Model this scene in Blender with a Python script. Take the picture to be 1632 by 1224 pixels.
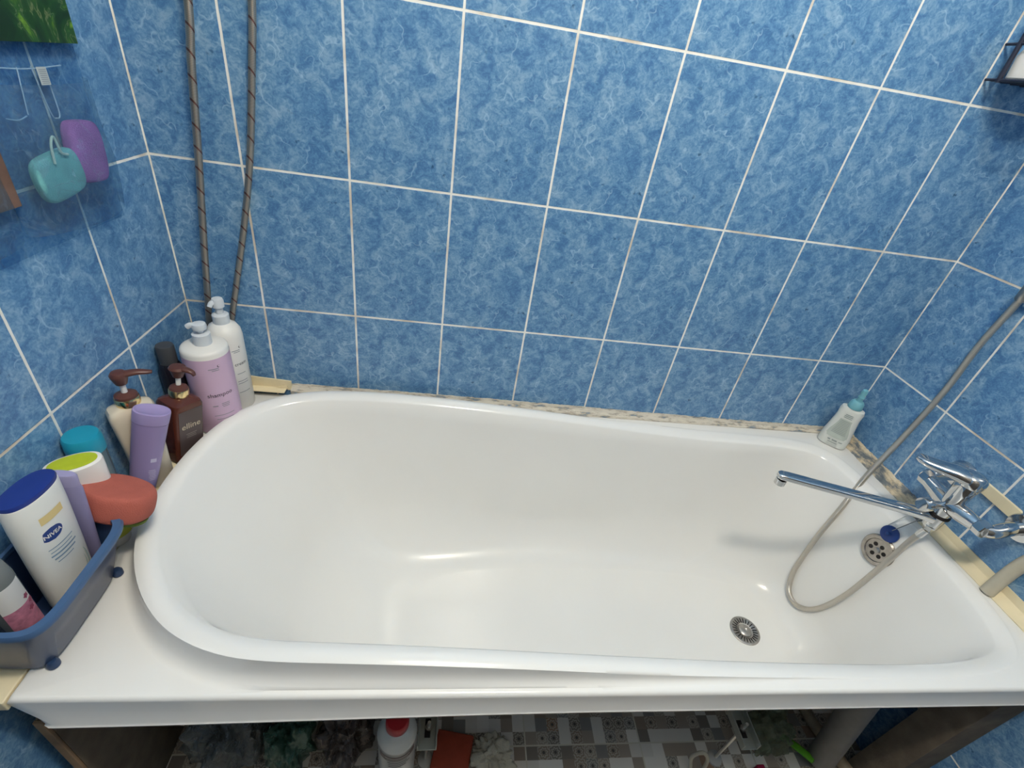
import bpy, bmesh, math, random
from mathutils import Vector, Matrix, noise

for o in list(bpy.data.objects):
    bpy.data.objects.remove(o, do_unlink=True)
SC = bpy.context.scene
COL = SC.collection
PI = math.pi

# ------------------------------------------------------------------ camera
# metres; x along the back wall from the left corner, y = 0 at the back wall (room towards -y), z = 0 at the floor
W = 1.7666          # room width
cam_d = bpy.data.cameras.new('camera')
cam = bpy.data.objects.new('camera', cam_d)
COL.objects.link(cam)
cam_d.sensor_width = 36.0
cam_d.lens = 758.24 / 1632 * 36.0
cam_d.clip_start = 0.01
R = [[0.9872712728758736, -0.06949143234837422, 0.14306073739575098],
     [0.0794953314610303, -0.5634668008724582, -0.822305087294462],
     [0.13775313437430603, 0.8232108509638485, -0.5507703412724085]]
m = Matrix.Identity(4)
for i in range(3):
    m[i][0] = R[0][i]
    m[i][1] = -R[1][i]
    m[i][2] = -R[2][i]
m[0][3], m[1][3], m[2][3] = 0.5848, -1.0254, 1.3818
cam.matrix_world = m
SC.camera = cam

# ------------------------------------------------------------------ world, lamps, exposure
wd = bpy.data.worlds.new('world')
SC.world = wd
wd.use_nodes = True
wd.node_tree.nodes['Background'].inputs[0].default_value = (0.9, 0.95, 1.0, 1)
wd.node_tree.nodes['Background'].inputs[1].default_value = 0.0
SC.view_settings.view_transform = 'Standard'
SC.view_settings.look = 'None'
SC.view_settings.exposure = 0.0
SC.view_settings.gamma = 1.0
SC.view_settings.use_curve_mapping = False


def lamp(x, y, z, power, r, col=(1.0, 0.925, 0.79)):
    l = bpy.data.lights.new('ceiling_bulb', 'POINT')
    l.energy = power
    l.color = col
    l.shadow_soft_size = r
    o = bpy.data.objects.new('ceiling_bulb', l)
    o.location = (x, y, z)
    COL.objects.link(o)


lamp(0.80, -0.92, 2.36, 24.4, 0.045)      # the two bulbs of the ceiling lamp
lamp(0.95, -0.92, 2.36, 24.4, 0.045)


# ------------------------------------------------------------------ material helpers
def nodes_of(name):
    m_ = bpy.data.materials.new(name)
    m_.use_nodes = True
    nt = m_.node_tree
    return m_, nt, nt.nodes, nt.links, nt.nodes['Principled BSDF']


def mat(name, col, rough=0.5, metal=0.0, trans=0.0, spec=0.5, ior=1.45, var=0.0, vscale=30, bump=0.0, bscale=200, coat=0.0, alpha=1.0):
    m_, nt, N, L, b = nodes_of(name)
    b.inputs['Base Color'].default_value = (*col, 1)
    b.inputs['Roughness'].default_value = rough
    b.inputs['Metallic'].default_value = metal
    b.inputs['Transmission Weight'].default_value = trans
    b.inputs['Specular IOR Level'].default_value = spec
    b.inputs['IOR'].default_value = ior
    b.inputs['Coat Weight'].default_value = coat
    b.inputs['Alpha'].default_value = alpha
    tc = N.new('ShaderNodeTexCoord')
    if var > 0:
        n = N.new('ShaderNodeTexNoise')
        n.inputs['Scale'].default_value = vscale
        n.inputs['Detail'].default_value = 6
        L.new(tc.outputs['Object'], n.inputs['Vector'])
        r = N.new('ShaderNodeMapRange')
        r.inputs[1].default_value = 0.3
        r.inputs[2].default_value = 0.7
        r.inputs[3].default_value = 1 - var
        r.inputs[4].default_value = 1 + var
        L.new(n.outputs[0], r.inputs[0])
        h = N.new('ShaderNodeHueSaturation')
        h.inputs['Color'].default_value = (*col, 1)
        L.new(r.outputs[0], h.inputs['Value'])
        L.new(h.outputs[0], b.inputs['Base Color'])
    if bump > 0:
        n2 = N.new('ShaderNodeTexNoise')
        n2.inputs['Scale'].default_value = bscale
        n2.inputs['Detail'].default_value = 4
        L.new(tc.outputs['Object'], n2.inputs['Vector'])
        bp = N.new('ShaderNodeBump')
        bp.inputs['Strength'].default_value = bump
        bp.inputs['Distance'].default_value = 0.002
        L.new(n2.outputs[0], bp.inputs['Height'])
        L.new(bp.outputs[0], b.inputs['Normal'])
    return m_


def M(N, L, op, a, b=None, c=None, clamp=False):
    n = N.new('ShaderNodeMath')
    n.operation = op
    n.use_clamp = clamp
    for i, v in enumerate((a, b, c)):
        if v is None:
            continue
        if isinstance(v, (int, float)):
            n.inputs[i].default_value = v
        else:
            L.new(v, n.inputs[i])
    return n.outputs[0]


def ramp(N, L, fac, stops, interp='LINEAR'):
    r = N.new('ShaderNodeValToRGB')
    r.color_ramp.interpolation = interp
    e = r.color_ramp.elements
    while len(e) < len(stops):
        e.new(0.5)
    for i, (p, c) in enumerate(stops):
        e[i].position = p
        e[i].color = (*c, 1)
    L.new(fac, r.inputs[0])
    return r.outputs[0]


def mixc(N, L, fac, a, b, mode='MIX'):
    n = N.new('ShaderNodeMix')
    n.data_type = 'RGBA'
    n.blend_type = mode
    for sock, v in ((n.inputs[0], fac), (n.inputs[6], a), (n.inputs[7], b)):
        if isinstance(v, (int, float)):
            sock.default_value = v
        elif isinstance(v, tuple):
            sock.default_value = (*v, 1)
        else:
            L.new(v, sock)
    return n.outputs[2]


def tile_material(name, axis, u0):
    """glazed blue wall tiles, 20 x 30 cm, every tile with the same marbled print, pale grout"""
    m_, nt, N, L, b = nodes_of(name)
    tc = N.new('ShaderNodeTexCoord')
    sp = N.new('ShaderNodeSeparateXYZ')
    L.new(tc.outputs['Object'], sp.inputs[0])
    x, y, z = sp.outputs
    a = x if axis == 'x' else y
    TW, TH = 0.2002, 0.2985
    u = M(N, L, 'DIVIDE', M(N, L, 'SUBTRACT', a, u0), TW)
    v = M(N, L, 'DIVIDE', M(N, L, 'SUBTRACT', z, 0.85), TH)
    fu = M(N, L, 'FRACT', u)
    fv = M(N, L, 'FRACT', v)
    iu = M(N, L, 'FLOOR', u)
    iv = M(N, L, 'FLOOR', v)
    du = M(N, L, 'MULTIPLY', M(N, L, 'MINIMUM', fu, M(N, L, 'SUBTRACT', 1.0, fu)), TW)
    dv = M(N, L, 'MULTIPLY', M(N, L, 'MINIMUM', fv, M(N, L, 'SUBTRACT', 1.0, fv)), TH)
    if axis == 'y':      # the tile next to the back corner is a full one, no joint inside the corner itself
        du = M(N, L, 'ADD', du, M(N, L, 'GREATER_THAN', y, -0.05))
    d = M(N, L, 'MINIMUM', du, dv)
    if axis == 'x':      # grout in the room corners too
        c1 = M(N, L, 'MINIMUM', M(N, L, 'ABSOLUTE', x), M(N, L, 'ABSOLUTE', M(N, L, 'SUBTRACT', x, W)))
    else:
        c1 = M(N, L, 'ABSOLUTE', y)
    d = M(N, L, 'MINIMUM', d, c1)
    wob = N.new('ShaderNodeTexNoise')
    wob.inputs['Scale'].default_value = 60
    wob.inputs['Detail'].default_value = 3
    L.new(tc.outputs['Object'], wob.inputs['Vector'])
    gw = M(N, L, 'ADD', 0.0013, M(N, L, 'MULTIPLY', wob.outputs[0], 0.0011))
    g = M(N, L, 'SUBTRACT', 1.0, M(N, L, 'DIVIDE', M(N, L, 'SUBTRACT', d, gw), 0.0007, clamp=True), clamp=True)
    # tile-local coordinates carry the print
    cb = N.new('ShaderNodeCombineXYZ')
    L.new(M(N, L, 'MULTIPLY', fu, TW), cb.inputs[0])
    L.new(M(N, L, 'MULTIPLY', fv, TH), cb.inputs[1])
    L.new(M(N, L, 'MULTIPLY', M(N, L, 'FRACT', M(N, L, 'MULTIPLY', M(N, L, 'ADD', iu, M(N, L, 'MULTIPLY', iv, 1.7)), 0.37)), 0.02), cb.inputs[2])
    n1 = N.new('ShaderNodeTexNoise')
    n1.inputs['Scale'].default_value = 34
    n1.inputs['Detail'].default_value = 7
    n1.inputs['Roughness'].default_value = 0.62
    n1.inputs['Distortion'].default_value = 0.9
    L.new(cb.outputs[0], n1.inputs['Vector'])
    n1b = N.new('ShaderNodeTexNoise')
    n1b.inputs['Scale'].default_value = 120
    n1b.inputs['Detail'].default_value = 5
    n1b.inputs['Distortion'].default_value = 1.6
    L.new(cb.outputs[0], n1b.inputs['Vector'])
    f1 = M(N, L, 'ADD', M(N, L, 'MULTIPLY', n1.outputs[0], 0.62), M(N, L, 'MULTIPLY', n1b.outputs[0], 0.38))
    base = ramp(N, L, f1, [(0.38, (0.062, 0.172, 0.365)), (0.46, (0.098, 0.240, 0.445)), (0.52, (0.150, 0.305, 0.500)), (0.61, (0.245, 0.400, 0.570))])
    # thin pale veins, broken up
    n2 = N.new('ShaderNodeTexNoise')
    n2.inputs['Scale'].default_value = 11
    n2.inputs['Detail'].default_value = 3.2
    n2.inputs['Roughness'].default_value = 0.6
    n2.inputs['Distortion'].default_value = 0.15
    L.new(cb.outputs[0], n2.inputs['Vector'])
    vein = M(N, L, 'SUBTRACT', 1.0, M(N, L, 'MULTIPLY', M(N, L, 'ABSOLUTE', M(N, L, 'SUBTRACT', n2.outputs[0], 0.5)), 85.0), clamp=True)
    n3 = N.new('ShaderNodeTexNoise')
    n3.inputs['Scale'].default_value = 26
    n3.inputs['Detail'].default_value = 2
    L.new(cb.outputs[0], n3.inputs['Vector'])
    brk = M(N, L, 'MULTIPLY', M(N, L, 'SUBTRACT', n3.outputs[0], 0.47), 9.0, clamp=True)
    vein = M(N, L, 'MULTIPLY', M(N, L, 'MULTIPLY', vein, brk), 0.55)
    colr = mixc(N, L, vein, base, (0.42, 0.60, 0.74))
    # few dark flecks
    dk = M(N, L, 'MULTIPLY', M(N, L, 'SUBTRACT', M(N, L, 'SUBTRACT', 1.0, n3.outputs[0]), 0.60), 12.0, clamp=True)
    n4 = N.new('ShaderNodeTexNoise')
    n4.inputs['Scale'].default_value = 90
    L.new(cb.outputs[0], n4.inputs['Vector'])
    dk = M(N, L, 'MULTIPLY', dk, M(N, L, 'MULTIPLY', M(N, L, 'SUBTRACT', n4.outputs[0], 0.60), 8.0, clamp=True))
    colr = mixc(N, L, dk, colr, (0.02, 0.09, 0.2))
    # grout: pale, dirtier in places
    nd = N.new('ShaderNodeTexNoise')
    nd.inputs['Scale'].default_value = 9
    nd.inputs['Detail'].default_value = 5
    L.new(tc.outputs['Object'], nd.inputs['Vector'])
    grc = ramp(N, L, nd.outputs[0], [(0.38, (0.66, 0.58, 0.47)), (0.50, (0.90, 0.88, 0.82))])
    colr = mixc(N, L, g, colr, grc)
    L.new(colr, b.inputs['Base Color'])
    rg = M(N, L, 'ADD', 0.30, M(N, L, 'MULTIPLY', g, 0.5))
    L.new(rg, b.inputs['Roughness'])
    bp = N.new('ShaderNodeBump')
    bp.inputs['Strength'].default_value = 0.5
    bp.inputs['Distance'].default_value = 0.0012
    hh = M(N, L, 'ADD', M(N, L, 'MULTIPLY', g, -1.0), M(N, L, 'MULTIPLY', f1, 0.12))
    L.new(hh, bp.inputs['Height'])
    L.new(bp.outputs[0], b.inputs['Normal'])
    return m_


def mosaic_floor_material():
    m_, nt, N, L, b = nodes_of('mosaic_floor')
    tc = N.new('ShaderNodeTexCoord')
    sp = N.new('ShaderNodeSeparateXYZ')
    L.new(tc.outputs['Object'], sp.inputs[0])
    x, y, z = sp.outputs

    def cell(s, ox, oy):
        u = M(N, L, 'DIVIDE', M(N, L, 'SUBTRACT', x, ox), s)
        v = M(N, L, 'DIVIDE', M(N, L, 'SUBTRACT', y, oy), s)
        return u, v
    u, v = cell(0.0298, 0.851, -0.5625)
    fu, fv = M(N, L, 'FRACT', u), M(N, L, 'FRACT', v)
    cb = N.new('ShaderNodeCombineXYZ')
    L.new(M(N, L, 'FLOOR', u), cb.inputs[0])
    L.new(M(N, L, 'FLOOR', v), cb.inputs[1])
    wn = N.new('ShaderNodeTexWhiteNoise')
    L.new(cb.outputs[0], wn.inputs['Vector'])
    r = wn.outputs['Value']
    base = ramp(N, L, r, [(0.0, (0.30, 0.24, 0.19)), (0.16, (0.23, 0.20, 0.17)), (0.3, (0.72, 0.68, 0.62)), (0.46, (0.38, 0.32, 0.26)),
                          (0.66, (0.26, 0.25, 0.23)), (0.78, (0.80, 0.76, 0.70)), (0.93, (0.34, 0.22, 0.15))], 'CONSTANT')
    # ring and star motif in half the squares
    cu, cv = M(N, L, 'SUBTRACT', fu, 0.5), M(N, L, 'SUBTRACT', fv, 0.5)
    rr = M(N, L, 'SQRT', M(N, L, 'ADD', M(N, L, 'MULTIPLY', cu, cu), M(N, L, 'MULTIPLY', cv, cv)))
    an = M(N, L, 'ARCTAN2', cu, cv)
    st = M(N, L, 'MULTIPLY', M(N, L, 'SINE', M(N, L, 'MULTIPLY', an, 8.0)), 0.05)
    ring = M(N, L, 'GREATER_THAN', M(N, L, 'SINE', M(N, L, 'MULTIPLY', M(N, L, 'ADD', rr, st), 27.0)), 0.25)
    sepc = N.new('ShaderNodeSeparateColor')
    L.new(wn.outputs['Color'], sepc.inputs[0])
    use = M(N, L, 'GREATER_THAN', sepc.outputs[1], 0.45)
    pale = M(N, L, 'LESS_THAN', M(N, L, 'ABSOLUTE', M(N, L, 'SUBTRACT', r, 0.41)), 0.11)
    pale2 = M(N, L, 'LESS_THAN', M(N, L, 'ABSOLUTE', M(N, L, 'SUBTRACT', r, 0.855)), 0.075)
    use = M(N, L, 'MULTIPLY', use, M(N, L, 'SUBTRACT', 1.0, M(N, L, 'ADD', pale, pale2), clamp=True))
    colr = mixc(N, L, M(N, L, 'MULTIPLY', M(N, L, 'MULTIPLY', ring, use), 0.75), base, (0.56, 0.52, 0.45))
    colr2 = mixc(N, L, M(N, L, 'MULTIPLY', M(N, L, 'LESS_THAN', rr, 0.12), use), colr, (0.10, 0.09, 0.08))
    bu, bv = cell(0.298, 0.851, -0.5625)
    gfu, gfv = M(N, L, 'FRACT', bu), M(N, L, 'FRACT', bv)
    e = M(N, L, 'MINIMUM', M(N, L, 'MINIMUM', gfu, M(N, L, 'SUBTRACT', 1.0, gfu)), M(N, L, 'MINIMUM', gfv, M(N, L, 'SUBTRACT', 1.0, gfv)))
    g = M(N, L, 'LESS_THAN', e, 0.006)
    colr3 = mixc(N, L, g, colr2, (0.66, 0.62, 0.52))
    L.new(colr3, b.inputs['Base Color'])
    b.inputs['Roughness'].default_value = 0.4
    return m_


def grime_strip_material(name, cream, dirt, k=0.5, sc=(28, 28, 90)):
    """old sealant: cream with patches where blue-grey and brown dirt shows"""
    m_, nt, N, L, b = nodes_of(name)
    tc = N.new('ShaderNodeTexCoord')
    mp = N.new('ShaderNodeMapping')
    mp.inputs['Scale'].default_value = sc
    L.new(tc.outputs['Object'], mp.inputs[0])
    n = N.new('ShaderNodeTexNoise')
    n.inputs['Scale'].default_value = 1
    n.inputs['Detail'].default_value = 8
    n.inputs['Roughness'].default_value = 0.68
    L.new(mp.outputs[0], n.inputs['Vector'])
    c = ramp(N, L, n.outputs[0], [(0.30, (0.10, 0.12, 0.14)), (k - 0.09, dirt), (k - 0.02, (0.44, 0.38, 0.29)), (k + 0.03, cream), (0.75, (0.80, 0.74, 0.60))])
    L.new(c, b.inputs['Base Color'])
    b.inputs['Roughness'].default_value = 0.75
    bp = N.new('ShaderNodeBump')
    bp.inputs['Strength'].default_value = 0.8
    bp.inputs['Distance'].default_value = 0.002
    L.new(n.outputs[0], bp.inputs['Height'])
    L.new(bp.outputs[0], b.inputs['Normal'])
    return m_


def film_material(name, tint=(0.75, 0.85, 0.95), opac=0.12, col=(0.5, 0.6, 0.7)):
    """clear soft plastic film"""
    m_, nt, N, L, b = nodes_of(name)
    out = N['Material Output']
    b.inputs['Base Color'].default_value = (*col, 1)
    b.inputs['Roughness'].default_value = 0.25
    tr = N.new('ShaderNodeBsdfTransparent')
    tr.inputs[0].default_value = (*tint, 1)
    tc = N.new('ShaderNodeTexCoord')
    n = N.new('ShaderNodeTexNoise')
    n.inputs['Scale'].default_value = 22
    n.inputs['Detail'].default_value = 3
    n.inputs['Distortion'].default_value = 1.2
    L.new(tc.outputs['Object'], n.inputs['Vector'])
    crease = M(N, L, 'SUBTRACT', 1.0, M(N, L, 'MULTIPLY', M(N, L, 'ABSOLUTE', M(N, L, 'SUBTRACT', n.outputs[0], 0.5)), 40.0), clamp=True)
    f = M(N, L, 'ADD', opac, M(N, L, 'MULTIPLY', crease, 0.10))
    mx = N.new('ShaderNodeMixShader')
    L.new(f, mx.inputs[0])
    L.new(tr.outputs[0], mx.inputs[1])
    L.new(b.outputs[0], mx.inputs[2])
    L.new(mx.outputs[0], out.inputs[0])
    return m_


def braid_material(name, col, twist=600, red=False):
    m_, nt, N, L, b = nodes_of(name)
    tc = N.new('ShaderNodeTexCoord')
    w = N.new('ShaderNodeTexWave')
    w.wave_type = 'BANDS'
    w.bands_direction = 'Z' if red else 'DIAGONAL'
    w.inputs['Scale'].default_value = twist
    w.inputs['Distortion'].default_value = 1.0
    L.new(tc.outputs['Object'], w.inputs['Vector'])
    c = mixc(N, L, w.outputs['Fac'], tuple(v * 0.55 for v in col), col)
    if red:
        w2 = N.new('ShaderNodeTexWave')
        w2.wave_type = 'BANDS'
        w2.bands_direction = 'DIAGONAL'
        w2.inputs['Scale'].default_value = 15
        w2.inputs['Distortion'].default_value = 0.6
        L.new(tc.outputs['Object'], w2.inputs['Vector'])
        c = mixc(N, L, M(N, L, 'GREATER_THAN', w2.outputs['Fac'], 0.972), c, (0.20, 0.10, 0.085))
    L.new(c, b.inputs['Base Color'])
    b.inputs['Metallic'].default_value = 0.85
    b.inputs['Roughness'].default_value = 0.30
    bp = N.new('ShaderNodeBump')
    bp.inputs['Strength'].default_value = 0.25
    bp.inputs['Distance'].default_value = 0.001
    L.new(w.outputs['Fac'], bp.inputs['Height'])
    L.new(bp.outputs[0], b.inputs['Normal'])
    return m_


# ------------------------------------------------------------------ mesh helpers
def tag(o, label=None, cat=None, group=None, kind=None):
    if label:
        o['label'] = label
    if cat:
        o['category'] = cat
    if group:
        o['group'] = group
    if kind:
        o['kind'] = kind
    return o


def empty(name, loc, rz=0.0, rot=None, label=None, cat=None, group=None):
    o = bpy.data.objects.new(name, None)
    o.empty_display_size = 0.05
    COL.objects.link(o)
    o.location = loc
    o.rotation_euler = rot if rot else (0, 0, rz)
    return tag(o, label, cat, group)


class MB:
    def __init__(self):
        self.v, self.f = [], []

    def add(self, vs, fs):
        k = len(self.v)
        self.v += [tuple(p) for p in vs]
        self.f += [tuple(i + k for i in q) for q in fs]
        return self

    def loft(self, rings, cap0=False, cap1=False, closed=True):
        n = len(rings[0])
        vs = [p for r in rings for p in r]
        fs = []
        for i in range(len(rings) - 1):
            for j in range(n if closed else n - 1):
                a, b_ = i * n + j, i * n + (j + 1) % n
                fs.append((a, b_, b_ + n, a + n))
        if cap0:
            fs.append(tuple(reversed(range(n))))
        if cap1:
            fs.append(tuple((len(rings) - 1) * n + j for j in range(n)))
        return self.add(vs, fs)

    def lathe(self, prof, seg=40, c=(0, 0, 0), sx=1.0, sy=1.0, cap0=True, cap1=True, axis='z'):
        rings = []
        for r, z in prof:
            ring = []
            for j in range(seg):
                a = 2 * PI * j / seg
                p = (r * sx * math.cos(a), r * sy * math.sin(a), z)
                if axis == 'x':
                    p = (p[2], p[0], p[1])
                elif axis == 'y':
                    p = (p[1], p[2], p[0])
                ring.append((p[0] + c[0], p[1] + c[1], p[2] + c[2]))
            rings.append(ring)
        return self.loft(rings, cap0, cap1)

    def super(self, prof, seg=48, c=(0, 0, 0), cap0=True, cap1=True):
        """prof rows: z, half width x, half depth y, exponent, [shift x, shift y]"""
        rings = []
        for row in prof:
            z, rx, ry, n = row[:4]
            ox, oy = (row[4], row[5]) if len(row) > 4 else (0, 0)
            ring = []
            for j in range(seg):
                a = 2 * PI * j / seg
                ca, sa = math.cos(a), math.sin(a)
                ring.append((c[0] + ox + rx * math.copysign(abs(ca) ** (2 / n), ca),
                             c[1] + oy + ry * math.copysign(abs(sa) ** (2 / n), sa), c[2] + z))
            rings.append(ring)
        return self.loft(rings, cap0, cap1)

    def tube(self, pts, r, seg=12, sub=8, cap=True, flat=None):
        P = smooth_path(pts, sub) if sub > 1 else [Vector(p) for p in pts]
        rad = r if callable(r) else (lambda t: r)
        t0 = (P[1] - P[0]).normalized()
        up = Vector((0, 0, 1)) if abs(t0.z) < 0.9 else Vector((0, 1, 0))
        nrm = (up - t0 * up.dot(t0)).normalized()
        rings = []
        for i, p in enumerate(P):
            t = (P[min(i + 1, len(P) - 1)] - P[max(i - 1, 0)]).normalized()
            nrm = (nrm - t * nrm.dot(t)).normalized()
            bn = t.cross(nrm)
            rr = rad(i / (len(P) - 1))
            ra, rb = (rr * flat[0], rr * flat[1]) if flat else (rr, rr)
            rings.append([tuple(p + nrm * (ra * math.cos(2 * PI * j / seg)) + bn * (rb * math.sin(2 * PI * j / seg))) for j in range(seg)])
        return self.loft(rings, cap, cap)

    def box(self, c, s, rot=None, bevel=0.0):
        bm = bmesh.new()
        bmesh.ops.create_cube(bm, size=1.0)
        bmesh.ops.scale(bm, vec=s, verts=bm.verts)
        if bevel:
            bmesh.ops.bevel(bm, geom=bm.edges[:], offset=bevel, segments=3, profile=0.6, affect='EDGES')
        if rot:
            bmesh.ops.rotate(bm, matrix=rot, verts=bm.verts)
        bmesh.ops.translate(bm, vec=c, verts=bm.verts)
        bm.verts.index_update()
        self.add([v.co[:] for v in bm.verts], [[v.index for v in f.verts] for f in bm.faces])
        bm.free()
        return self

    def xf(self, fn):
        self.v = [tuple(fn(Vector(p))) for p in self.v]
        return self

    def build(self, name, material, parent=None, smooth=True, angle=40, sub=0):
        me = bpy.data.meshes.new(name)
        me.from_pydata(self.v, [], self.f)
        bm = bmesh.new()
        bm.from_mesh(me)
        bmesh.ops.recalc_face_normals(bm, faces=bm.faces)
        bm.to_mesh(me)
        bm.free()
        if smooth:
            me.polygons.foreach_set('use_smooth', [True] * len(me.polygons))
            try:
                me.set_sharp_from_angle(angle=math.radians(angle))
            except Exception:
                pass
        me.materials.append(material)
        o = bpy.data.objects.new(name, me)
        COL.objects.link(o)
        if parent:
            o.parent = parent
        if sub:
            md = o.modifiers.new('sub', 'SUBSURF')
            md.levels = md.render_levels = sub
        return o


def smooth_path(pts, sub):
    P = [Vector(p) for p in pts]
    P = [P[0] * 2 - P[1]] + P + [P[-1] * 2 - P[-2]]
    out = []
    for i in range(1, len(P) - 2):
        a, b_, c, d = P[i - 1:i + 3]
        for k in range(sub):
            t = k / sub
            out.append(0.5 * ((2 * b_) + (c - a) * t + (2 * a - 5 * b_ + 4 * c - d) * t * t + (3 * b_ - a - 3 * c + d) * t ** 3))
    out.append(P[-2])
    return out


def text_mesh(name, body, size, place, material, parent, align='CENTER', bold=0.0):
    """lettering as a mesh; place maps (x, y) of the lettering to a local point"""
    cu = bpy.data.curves.new('tmp_text', 'FONT')
    cu.body = body
    cu.size = size
    cu.align_x = align
    cu.align_y = 'CENTER'
    cu.offset = bold
    cu.resolution_u = 3
    ob = bpy.data.objects.new('tmp_text', cu)
    COL.objects.link(ob)
    bpy.context.view_layer.update()
    me = bpy.data.meshes.new_from_object(ob)
    bpy.data.objects.remove(ob, do_unlink=True)
    for v in me.vertices:
        v.co = place(v.co.x, v.co.y)
    me.name = name
    me.materials.clear()
    me.materials.append(material)
    o = bpy.data.objects.new(name, me)
    COL.objects.link(o)
    o.parent = parent
    return o


def on_cylinder(r, zc, a0=0.0):
    """front of the bottle is local -y; a0 turns the print around the bottle"""
    def f(x, y):
        a = a0 + x / r
        return Vector((r * math.sin(a), -r * math.cos(a), zc + y))
    return f


def on_front(yf, zc, xc=0.0):
    return lambda x, y: Vector((xc + x, yf, zc + y))


def patch(name, u0, u1, v0, v1, place, material, parent, nu=16, nv=10, shape=None):
    """a thin printed patch following a surface"""
    mb = MB()
    vs, fs = [], []
    for j in range(nv + 1):
        for i in range(nu + 1):
            u, v = i / nu * 2 - 1, j / nv * 2 - 1
            if shape == 'oval':
                k = math.sqrt(max(0.0, 1 - v * v))
                u = u * k
            vs.append(place((u0 + u1) / 2 + u * (u1 - u0) / 2, (v0 + v1) / 2 + v * (v1 - v0) / 2))
    for j in range(nv):
        for i in range(nu):
            a = j * (nu + 1) + i
            fs.append((a, a + 1, a + nu + 2, a + nu + 1))
    return mb.add(vs, fs).build(name, material, parent, smooth=True)


# ------------------------------------------------------------------ materials
M_TB = tile_material('blue_tiles_back', 'x', 0.1651)
M_TL = tile_material('blue_tiles_left', 'y', -0.2105)
M_TR = tile_material('blue_tiles_right', 'y', -0.202)
M_TF = mat('dull_front_wall', (0.16, 0.14, 0.12), 0.7)
M_FLOOR = mosaic_floor_material()
M_CEIL = mat('ceiling_white', (0.85, 0.85, 0.83), 0.8)
M_TUB = mat('white_acrylic', (0.87, 0.86, 0.83), 0.11, coat=0.3, var=0.012, vscale=5)
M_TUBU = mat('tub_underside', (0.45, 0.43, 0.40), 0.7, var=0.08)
M_CHROME = mat('chrome', (0.66, 0.66, 0.66), 0.08, metal=1.0)
M_STEEL = mat('dull_steel', (0.42, 0.40, 0.37), 0.34, metal=1.0, var=0.15, vscale=80)
M_STEELB = mat('worn_chrome', (0.38, 0.35, 0.32), 0.22, metal=1.0, var=0.2, vscale=60)
M_DARK = mat('dark_void', (0.012, 0.010, 0.010), 0.7)
M_CREAM = mat('cream_plastic', (0.78, 0.68, 0.46), 0.5, var=0.06, vscale=20)
M_CREAMW = mat('aged_white_panel', (0.72, 0.66, 0.56), 0.6, var=0.06, vscale=20)
M_GRIMEB = grime_strip_material('old_sealant_back', (0.64, 0.60, 0.52), (0.20, 0.28, 0.36), 0.46, (22, 22, 110))
M_GRIMER = grime_strip_material('old_sealant_right', (0.60, 0.50, 0.34), (0.17, 0.19, 0.20), 0.52, (34, 22, 60))
M_WOOD = mat('dark_wood_board', (0.13, 0.105, 0.08), 0.8, var=0.25, vscale=25, bump=0.3)
M_WOODL = mat('brown_wood_edge', (0.26, 0.17, 0.10), 0.8, var=0.2, vscale=25)


# ------------------------------------------------------------------ the room
def wall(name, c, s, material):
    o = MB().box(c, s).build(name, material, smooth=False)
    o['kind'] = 'structure'
    return o


YF = -1.78
HC = 2.50
wall('floor', (W / 2, YF / 2, -0.03), (W + 0.2, -YF + 0.2, 0.06), M_FLOOR)
wall('ceiling', (W / 2, YF / 2, HC + 0.03), (W + 0.2, -YF + 0.2, 0.06), M_CEIL)
wall('wall_back', (W / 2, 0.03, HC / 2), (W, 0.06, HC), M_TB)
wall('wall_left', (-0.03, YF / 2, HC / 2), (0.06, -YF, HC), M_TL)
wall('wall_right', (W + 0.03, YF / 2, HC / 2), (0.06, -YF, HC), M_TR)
wall('wall_front', (W / 2, YF - 0.03, HC / 2), (W, 0.06, HC), M_TF)

# ------------------------------------------------------------------ bathtub
ZD = 0.615           # height of the flat deck of the tub
TX0, TX1, TY0, TY1 = 0.056, 1.745, -0.706, -0.006
NA = 384
CX, CY = 0.90, -0.36

K_pts = [(.084, -.350), (.088, -.277), (.107, -.190), (.144, -.120), (.20, -.072), (.281, -.041), (.40, -.030), (.56, -.028), (.75, -.028),
         (.95, -.027), (1.15, -.031), (1.35, -.038), (1.53, -.043), (1.63, -.060), (1.68, -.105), (1.70, -.20), (1.713, -.32), (1.727, -.44),
         (1.722, -.54), (1.70, -.62), (1.65, -.668), (1.5, -.685), (1.2, -.685), (.9, -.684), (.6, -.682), (.405, -.679), (.331, -.675),
         (.284, -.664), (.233, -.642), (.186, -.607), (.149, -.566), (.12, -.521), (.097, -.468), (.087, -.41)]


def closed_spline(pts, sub=12):
    n = len(pts)
    out = []
    for i in range(n):
        a, b_, c, d = [Vector((*pts[(i + k) % n], 0)) for k in (-1, 0, 1, 2)]
        for k in range(sub):
            t = k / sub
            out.append(0.5 * ((2 * b_) + (c - a) * t + (2 * a - 5 * b_ + 4 * c - d) * t * t + (3 * b_ - a - 3 * c + d) * t ** 3))
    return out


ANG = [2 * PI * i / NA for i in range(NA)]
for cx_, cy_ in ((TX0, TY0), (TX1, TY0), (TX1, TY1), (TX0, TY1)):     # exact corner directions
    a = math.atan2(cy_ - CY, cx_ - CX) % (2 * PI)
    k = min(range(NA), key=lambda i: abs(ANG[i] - a))
    ANG[k] = a
    ANG[(k - 1) % NA] = a - 0.007
    ANG[(k + 1) % NA] = a + 0.007


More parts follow.
